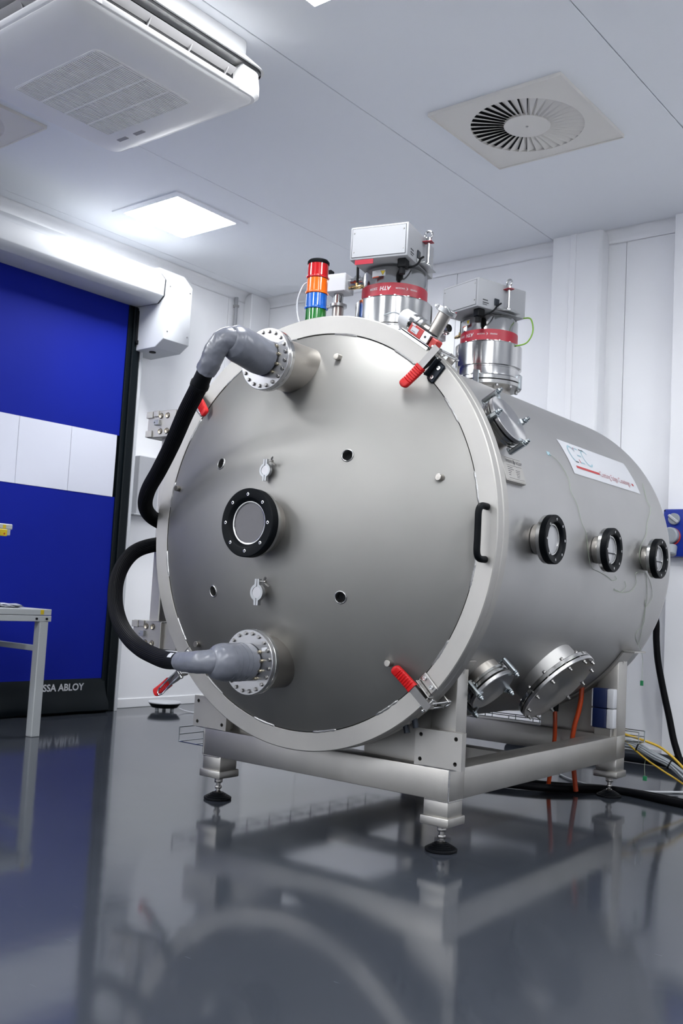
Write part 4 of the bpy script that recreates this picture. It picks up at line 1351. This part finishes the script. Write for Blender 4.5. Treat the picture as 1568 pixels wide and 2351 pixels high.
# ------------------------------------------------------------------ sign on the shell
sg = thing('company_sign', 'white slanted sign with pale blue letters and red lines on the tank side', 'sign', T(.60, 1.13, 1.37))
def sh(y, s, h=0.0):
    """y along the tank; s = arc length above angle 24; h = height over the shell"""
    th = math.radians(24.0) + s / RS
    r = RS + .0012 + h
    return Vector((r * math.cos(th), y, Z0 + r * math.sin(th)))
S1 = math.radians(13.0) * RS
vs, fs = [], []
ny, ns2 = 10, 10
for j in range(ns2 + 1):
    for i in range(ny + 1):
        s = S1 * j / ns2
        y = .795 + (1.468 - .795) * i / ny
        vs.append(sh(y, s))
for j in range(ns2):
    for i in range(ny):
        a = j * (ny + 1) + i
        fs.append((a, a + 1, a + ny + 2, a + ny + 1))
k = len(vs)
vs += [v - Vector((v.x, 0, v.z - Z0)).normalized() * .002 for v in vs]
fs += [tuple(reversed([q + k for q in f])) for f in fs]
MB().add(vs, fs).build('panel', 'white', sg, angle=60)
def strip(pts, w, m, name='stroke'):
    """flat stroke along (y, s) points"""
    n = len(pts)
    vs = []
    for i in range(n):
        a, b = pts[max(i - 1, 0)], pts[min(i + 1, n - 1)]
        d = Vector((b[0] - a[0], b[1] - a[1])).normalized()
        q = Vector((-d.y, d.x)) * w / 2
        vs += [sh(pts[i][0] + q.x, pts[i][1] + q.y, .0007), sh(pts[i][0] - q.x, pts[i][1] - q.y, .0007)]
    return MB().add(vs, [(2 * i, 2 * i + 1, 2 * i + 3, 2 * i + 2) for i in range(n - 1)]).build(name, m, sg)
arc = lambda cy, cs, ry, rs, a0, a1, n=18: [(cy + ry * math.cos(math.radians(a0 + (a1 - a0) * i / n)), cs + rs * math.sin(math.radians(a0 + (a1 - a0) * i / n))) for i in range(n + 1)]
lo, hi = .062, .136
mid, hh = (lo + hi) / 2, (hi - lo) / 2
strip(arc(.880, mid, .034, hh, 30, 255), .009, 'bluelight', 'letter_c')
strip([(.866, lo), (.893, lo)], .005, 'blackprint', 'letter_c_serif')
strip([(.912, lo), (.912, hi)], .006, 'redprint', 'letter_e_stem')
for s in (lo + .003, mid, hi - .003):
    strip([(.916, s), (.952, s)], .007, 'bluelight', 'letter_e_bar')
strip(arc(1.005, mid, .036, hh, 40, 320), .009, 'bluelight', 'letter_c')
strip([(.968, hi), (1.012, hi)], .005, 'blackprint', 'letter_c_serif')
strip([(.845, .036), (1.065, .036)], .011, 'redprint', 'red_line')
strip([(1.405, .036), (1.425, .036)], .011, 'redprint', 'red_line')
text_part('Cutting Edge Coatings', .036, 'pinkprint', sg, lambda x, y, h: sh(1.066 + x, .026 + y, .0007), sx=.98)

# threads taped to the shell
def thread(pts, label, tagz=None):
    path = []
    for y, th in pts:
        a = math.radians(th)
        path.append(((RS + .0025) * math.cos(a), y, Z0 + (RS + .0025) * math.sin(a)))
    return smooth_path(path, 5)
t1 = [(.62, 28.4), (.68, 26.2), (.712, 21.0), (.699, 16.9), (.731, 12.9), (.749, 7.6), (.782, 4.5), (.812, -2.6), (.85, -5.6), (.912, -6.4), (1.005, -7.6), (1.056, -8.7), (1.097, -8.1), (1.079, -7.1)]
th1 = thing('green_thread', 'thin pale thread taped right of the clamped port, trailing down past the middle viewport', 'thread', T(.60, .62, 1.34))
MB().tube(thread(t1, ''), .0008, 5).build('strand', 'thread', th1)
q = frame(cyl_pt(.622, 28.6, RS + .0012), cyl_pt(.622, 28.6, 1) - Vector((0, .622, Z0)), (0, 1, 0))
MB(q).box(-.012, .012, -.008, .008, -.001, .0006, 0).build('tape_piece', 'bluelight', th1)
t2a = [(1.564, 29.4), (1.516, 21.8), (1.529, 18.6), (1.44, 12.9), (1.405, 8.5), (1.325, 3.4), (1.33, -1.5), (1.40, -4.9), (1.46, -12.8), (1.50, -20.8), (1.55, -25.9), (1.60, -31.0)]
th2 = thing('green_thread', 'tangled pale green thread hanging down past the rearmost viewport with a green tag', 'thread', T(.60, 1.56, 1.36))
MB().tube(thread(t2a, ''), .0009, 5).build('strand', 'thread', th2)
MB().tube(thread([(1.40, -4.7), (1.47, -8), (1.52, -13), (1.48, -16.5), (1.45, -14), (1.49, -18), (1.53, -23), (1.50, -27), (1.60, -31.5)], ''), .0008, 5).build('strand', 'thread', th2)
MB().tube(thread([(1.384, -4.7), (1.291, -5.2), (1.309, -8.8), (1.277, -11.3), (1.235, -12.0), (1.18, -12.3), (1.143, -11.9), (1.09, -11.3)], ''), .0008, 5).build('strand', 'thread', th2)
MB().tube(thread([(1.09, -11.6), (1.166, -12.2), (1.205, -10.4), (1.185, -8.5)], ''), .0008, 5).build('strand', 'thread', th2)
MB().tube(smooth_path([((RS + .003) * math.cos(math.radians(-31)), 1.60, Z0 + (RS + .003) * math.sin(math.radians(-31))), (.605, 1.62, .60), (.604, 1.62, .50)]), .0007, 5).build('strand', 'thread', th2)
MB().box(.598, .611, 1.617, 1.624, .480, .502, .001).build('tag', 'green', th2)
th3 = thing('green_thread', 'short thread with a square green tag hanging from the grey cable bundle', 'thread', T(.60, 1.70, .17))
MB().tube(smooth_path([(.603, 1.70, .165), (.598, 1.70, .13), (.601, 1.70, .085)]), .0010, 5).build('strand', 'thread', th3)
MB().box(.592, .610, 1.697, 1.703, .066, .086, .001).box(.597, .605, 1.6955, 1.697, .072, .081, 0).build('tag', 'green', th3)

# ------------------------------------------------------------------ cables, trays and boxes around the frame
def wire_tray(name_label, p0, p1, up, side, w, h, n, first=None):
    p0, p1 = Vector(p0), Vector(p1)
    t = thing('wire_tray', name_label, 'cable tray', T(*p0))
    up, side = Vector(up), Vector(side)
    wires = [(0, 0), (w, 0), (0, h), (w, h), (0, h * .5), (w, h * .5), (w * .5, 0)]
    for a, b in wires:
        MB().tube([p0 + side * a + up * b, p1 + side * a + up * b], .0022, 6).build('long_wire', 'zinc', t)
    for i in range(n + 1):
        c = p0.lerp(p1, i / n)
        MB().tube([c + up * h, c, c + side * w, c + side * w + up * h], .0024, 6).build('cross_wire', 'zinc', t)
    return t
wire_tray('wire basket cable tray beside the left rail of the frame, near the floor', (-.742, .19, .184), (-.742, 1.50, .184), (0, 0, 1), (1, 0, 0), .182, .056, 9)
wire_tray('wire basket cable tray along the rear rail of the frame', (-.40, 1.615, .232), (.60, 1.615, .232), (0, 0, 1), (0, 1, 0), .07, .048, 8)

def cable(label, pts, r, m, cat='cable', name='cable', seg=12, n=6):
    o = MB().tube(smooth_path(pts, n), r, seg).build(name, m)
    tag(o, label, cat)
    return recentre(o)
cable('thick black cable lying on the floor behind the rear right foot', [(.0, 1.30, .017), (.16, 1.36, .017), (.30, 1.44, .017), (.41, 1.585, .017), (.49, 1.632, .017), (.58, 1.635, .017), (.70, 1.60, .017), (.88, 1.56, .017), (1.1, 1.50, .017)], .016, 'blackcable', name='floor_cable')
cable('second black cable on the floor, running further under the tank', [(-.10, 1.60, .013), (.10, 1.50, .013), (.28, 1.56, .013), (.42, 1.665, .013), (.60, 1.69, .013), (.75, 1.66, .013), (.95, 1.60, .013)], .012, 'blackcable', name='floor_cable')
cable('thin white cable lying in a curve on the floor', [(.13, 1.86, .006), (.20, 1.79, .006), (.311, 1.723, .006), (.42, 1.69, .006), (.50, 1.72, .006), (.60, 1.80, .006), (.74, 1.97, .006)], .005, 'white', name='white_cable')
cable('yellow cable arching over the grey bundle', [(.50, 1.66, .262), (.56, 1.68, .248), (.60, 1.70, .236), (.66, 1.715, .216), (.72, 1.72, .176), (.78, 1.72, .122), (.84, 1.72, .06), (.92, 1.73, .010)], .0055, 'yellowcable', name='yellow_cable')
cable('second yellow cable under the grey bundle', [(.52, 1.66, .232), (.60, 1.69, .165), (.68, 1.70, .12), (.76, 1.71, .078), (.86, 1.72, .010)], .004, 'yellowcable', name='yellow_cable')
cb = thing('cable_bundle', 'bundle of thin grey cables tied with black ties, leaving the rear corner of the frame', 'cable', T(.52, 1.68, .23))
random.seed(3)
for i in range(9):
    a = 2 * PI * i / 8
    dy, dz = (.015 * math.cos(a), .012 * math.sin(a)) if i < 8 else (0, 0)
    pts = [(.50, 1.66 + dy, .222 + dz), (.56, 1.69 + dy, .212 + dz), (.64, 1.70 + dy * .9, .178 + dz * .9), (.71, 1.71 + dy * .8, .148 + dz * .8), (.78, 1.72 + dy * 1.2, .098 + dz * 1.4), (.86, 1.73 + dy * 1.4, .045 + dz), (.93, 1.74 + dy * 1.6, .018 + abs(dz) * .6)]
    pts = [(x, y + random.uniform(-.003, .003), z + random.uniform(-.003, .003)) for x, y, z in pts]
    MB().tube(smooth_path(pts, 5), .0052, 8).build('cable_strand', 'greycable', cb)
for c, d in (((.705, 1.708, .150), (.07, .01, -.033)), ((.57, 1.69, .209), (.08, .01, -.03))):
    F = frame(c, d)
    MB(F).lathe([(.021, -.003), (.0225, -.003), (.0225, .003), (.021, .003), (.021, -.003)], 20).build('cable_tie', 'rubber', cb)
for k, (pts, l) in enumerate(((([(.285, 1.45, .44), (.283, 1.45, .36), (.286, 1.45, .29), (.28, 1.46, .20), (.25, 1.48, .012)]), 'orange hose under the tank with a black sleeve at its top, left of the pair'),
                              (([(.400, 1.46, .47), (.398, 1.46, .41), (.388, 1.46, .35), (.372, 1.46, .29), (.365, 1.46, .20), (.38, 1.48, .012)]), 'orange hose under the tank, right of the pair and beside the blue boxes'))):
    if k == 0:
        h = thing('orange_hose', l, 'hose', T(*pts[-1]))
        MB().tube(smooth_path(pts), .0095, 12).build('tube', 'orange', h)
        MB().cyl(.014, .345, .43, 14, T(.2845, 1.45, 0)).build('sleeve', 'rubber', h)
    else:
        cable(l, pts, .0105, 'orange', 'hose', 'orange_hose')
# stacked blue and white boxes fixed to the front of the rear right post
for z, l in ((.296, 'lower blue and white box fixed on the front of the rear right post'), (.380, 'upper blue and white box fixed on the front of the rear right post')):
    t = thing('control_box', l, 'box', T(.49, 1.485, z), group='two blue and white boxes at the rear post')
    X = T(0, 0, z)
    MB(X).box(.450, .512, 1.462, 1.505, .001, .083, .004, seg=2).build('blue_cover', 'navy', t)
    MB(X).box(.512, .543, 1.464, 1.505, .001, .083, .005, seg=2).build('white_housing', 'white', t)
    MB(X).box(.443, .450, 1.466, 1.505, .004, .080, .002).build('side_cap', 'white', t)
MB().box(.455, .53, 1.475, 1.506, .262, .297, .002).build('box_bracket', 'frame', fr)
# black cable hanging from the back of the tank to the floor
cable('thick black cable hanging down the back wall at the right photo edge', [(.20, 1.86, .86), (.27, 2.10, .80), (.325, 2.46, .81), (.345, 2.50, .76), (.350, 2.50, .66), (.362, 2.50, .55), (.390, 2.50, .42), (.425, 2.50, .28), (.47, 2.49, .12), (.54, 2.47, .02), (.75, 2.42, .02)], .017, 'blackcable', name='hanging_cable')
cable('dark pipe lying along the foot of the back wall', [(-.55, 2.62, .035), (.0, 2.60, .035), (.4, 2.59, .035), (1.1, 2.57, .035)], .033, 'darksteel', 'pipe', 'floor_pipe')
cable('green and yellow earth wire looping off the rear pump', [(.150, 1.27, 2.075), (.195, 1.25, 2.06), (.212, 1.24, 2.00), (.190, 1.23, 1.95), (.150, 1.21, 1.935)], .0032, 'earth', 'wire', 'earth_wire')
# box with handle and gauge on the right, against the pillar
sw = thing('socket_box', 'blue outlet box with white round switch and red-ringed socket at the right photo edge', 'outlet', ROOM @ T(.40, 2.60, 1.09))
MB(ROOM).box(.300, .50, 2.53, 2.60, 1.095, 1.345, .008, seg=2).build('housing', 'bluebox', sw)
kn = MB(ROOM).cyl(.030, 0, .018, 32, frame((.362, 2.53, 1.292), (0, -1, 0)), bev=.003).build('switch_dial', 'greyplastic', sw)
MB(ROOM).box(-.007, .007, -.032, .032, .018, .030, .003, frame((.362, 2.53, 1.292), (0, -1, 0)) @ Matrix.Rotation(.9, 4, 'Z')).build('switch_lever', 'white', kn)
MB(ROOM).lathe([(0, .042), (.034, .042), (.042, .036), (.042, .010), (.030, 0)], 36, frame((.350, 2.53, 1.205), (0, -1, 0))).build('socket_lid', 'greyplastic', sw)
MB(ROOM).lathe([(.040, .006), (.047, .004), (.047, 0)], 36, frame((.350, 2.528, 1.200), (0, -1, 0))).build('red_ring', 'redprint', sw)
MB(ROOM).cyl(.030, 0, .055, 20, frame((.352, 2.52, 1.155), (0, -.3, -1)), bev=.006).build('plug', 'greyplastic', sw)
for x, z in ((.308, 1.337), (.308, 1.103)):
    MB(ROOM).cyl(.004, 0, .002, 10, frame((x, 2.53, z), (0, -1, 0))).build('screw', 'rubber', sw)

# ------------------------------------------------------------------ left side: bench, shelf end, floor device
bn = thing('workbench', 'light grey steel workbench at the left photo edge with a yellow sticker', 'table', ROOM @ T(-2.40, -.2, 0))
X0, X1, Y0, Y1 = -2.72, -2.12, -1.0, .50
MB(ROOM).box(X0, X1, Y0, Y1, .615, .646, .002).build('tabletop', 'table', bn)
MB(ROOM).box(X1 - .006, X1 + .001, Y0, Y1 + .001, .583, .6125, .0015).box(X0, X0 + .006, Y0, Y1, .583, .6125, .0015).box(X0, X1, Y1 - .03, Y1 - .024, .583, .6125, .001).build('apron', 'table', bn)
for x in (X0 + .002, X1 - .052):
    for y in (Y0 + .01, Y1 - .062):
        MB(ROOM).box(x, x + .05, y, y + .05, 0, .5845, .003).build('leg', 'table', bn)
for y in (Y0 + .035, Y1 - .05):
    MB(ROOM).box(X0 + .05, X1 - .05, y, y + .028, .430, .458, .002).build('stretcher', 'table', bn)
for y in (Y1 - .088, Y1 - .028):
    MB(ROOM).cyl(.006, 0, .006, 12, frame((X1 + .001, y, .597), (1, 0, 0))).build('bolt', 'rubber', bn)
MB(ROOM).box(X1, X1 + .0008, Y1 - .066, Y1 - .046, .619, .643).build('yellow_sticker', 'yellow', bn)
# upright at the rear and cantilever shelf carrying the strip
MB(ROOM).box(-2.46, -2.42, -.80, -.76, .646, 1.30, .002).box(-2.46, -2.42, -.32, -.28, .646, 1.30, .002).build('upright', 'table', bn)
shf = MB(ROOM).box(-2.46, -2.34, -1.0, .376, 1.047, 1.075, .004).box(-2.46, -2.342, -1.0, .366, 1.016, 1.047, .002).build('upper_shelf', 'table', bn)
MB(ROOM).box(-2.342, -2.325, .25, .338, 1.010, 1.046, .003).box(-2.34, -2.3395, .318, .336, 1.051, 1.070).build('yellow_clip', 'yellow', shf)
MB(ROOM).cyl(.005, 0, .002, 10, frame((-2.325, .320, 1.022), (1, 0, 0))).cyl(.004, 0, .003, 10, frame((-2.325, .290, 1.024), (1, 0, 0))).build('clip_hole', 'orange', shf)
# crumpled white bags on the bench
random.seed(5)
def bag(cx, cy, rx, ry, h, label):
    bm = bmesh.new()
    bmesh.ops.create_icosphere(bm, subdivisions=3, radius=1)
    vs, fs = [], []
    for v in bm.verts:
        n = 1 + .28 * math.sin(v.co.x * 7 + v.co.y * 3 + cx * 9) * math.cos(v.co.y * 6 + v.co.z * 4) + random.uniform(-.06, .06)
        z = v.co.z
        zz = (h * .5) * (1 + z * (n if z > 0 else 1)) if z > -.6 else 0
        vs.append((cx + v.co.x * rx * n, cy + v.co.y * ry * n, .6465 + max(0, zz * (1 if z > -.6 else 0))))
    bm.verts.index_update()
    fs = [tuple(v.index for v in f.verts) for f in bm.faces]
    bm.free()
    o = MB(ROOM).add(vs, fs).build('plastic_bag', 'bag', angle=18)
    tag(o, label, 'bag', 'white bags on the bench')
    return recentre(o)
bag(-2.28, .33, .09, .075, .020, 'flat crumpled white plastic bag near the corner of the grey bench')
bag(-2.31, .22, .08, .07, .040, 'taller crumpled white plastic bag at the left photo edge on the bench')
# low white-topped device on the floor
fd = thing('robot_vacuum', 'low white-topped round floor robot with dark underside beside the left wall', 'floor robot', ROOM @ T(-2.66, 1.79, 0))
X = ROOM @ T(-2.655, 1.79, 0)
MB(X).lathe([(0, .060), (.085, .060), (.104, .0585), (.107, .054), (.104, .050), (.05, .050)], 8 * 6).build('top_cover', 'white', fd)
MB(X).lathe([(.104, .051), (.098, .042), (.082, .022), (.055, .020), (0, .020)], 48).build('body', 'rubber', fd)
for a in (20, 140, 260):
    MB(X).cyl(.012, 0, .022, 14, T(.055 * math.cos(math.radians(a)), .055 * math.sin(math.radians(a)), 0)).build('wheel', 'greyplastic', fd)
cable('thin white cord on the floor leading from the round device to the frame', [tuple(ROOM @ Vector(p)) for p in ((-2.56, 1.83, .022), (-2.50, 1.86, .006), (-2.35, 1.88, .005), (-2.1, 1.86, .005), (-1.7, 1.7, .005), (-1.3, 1.5, .005))], .004, 'white', name='device_cord')

bpy.context.view_layer.update()
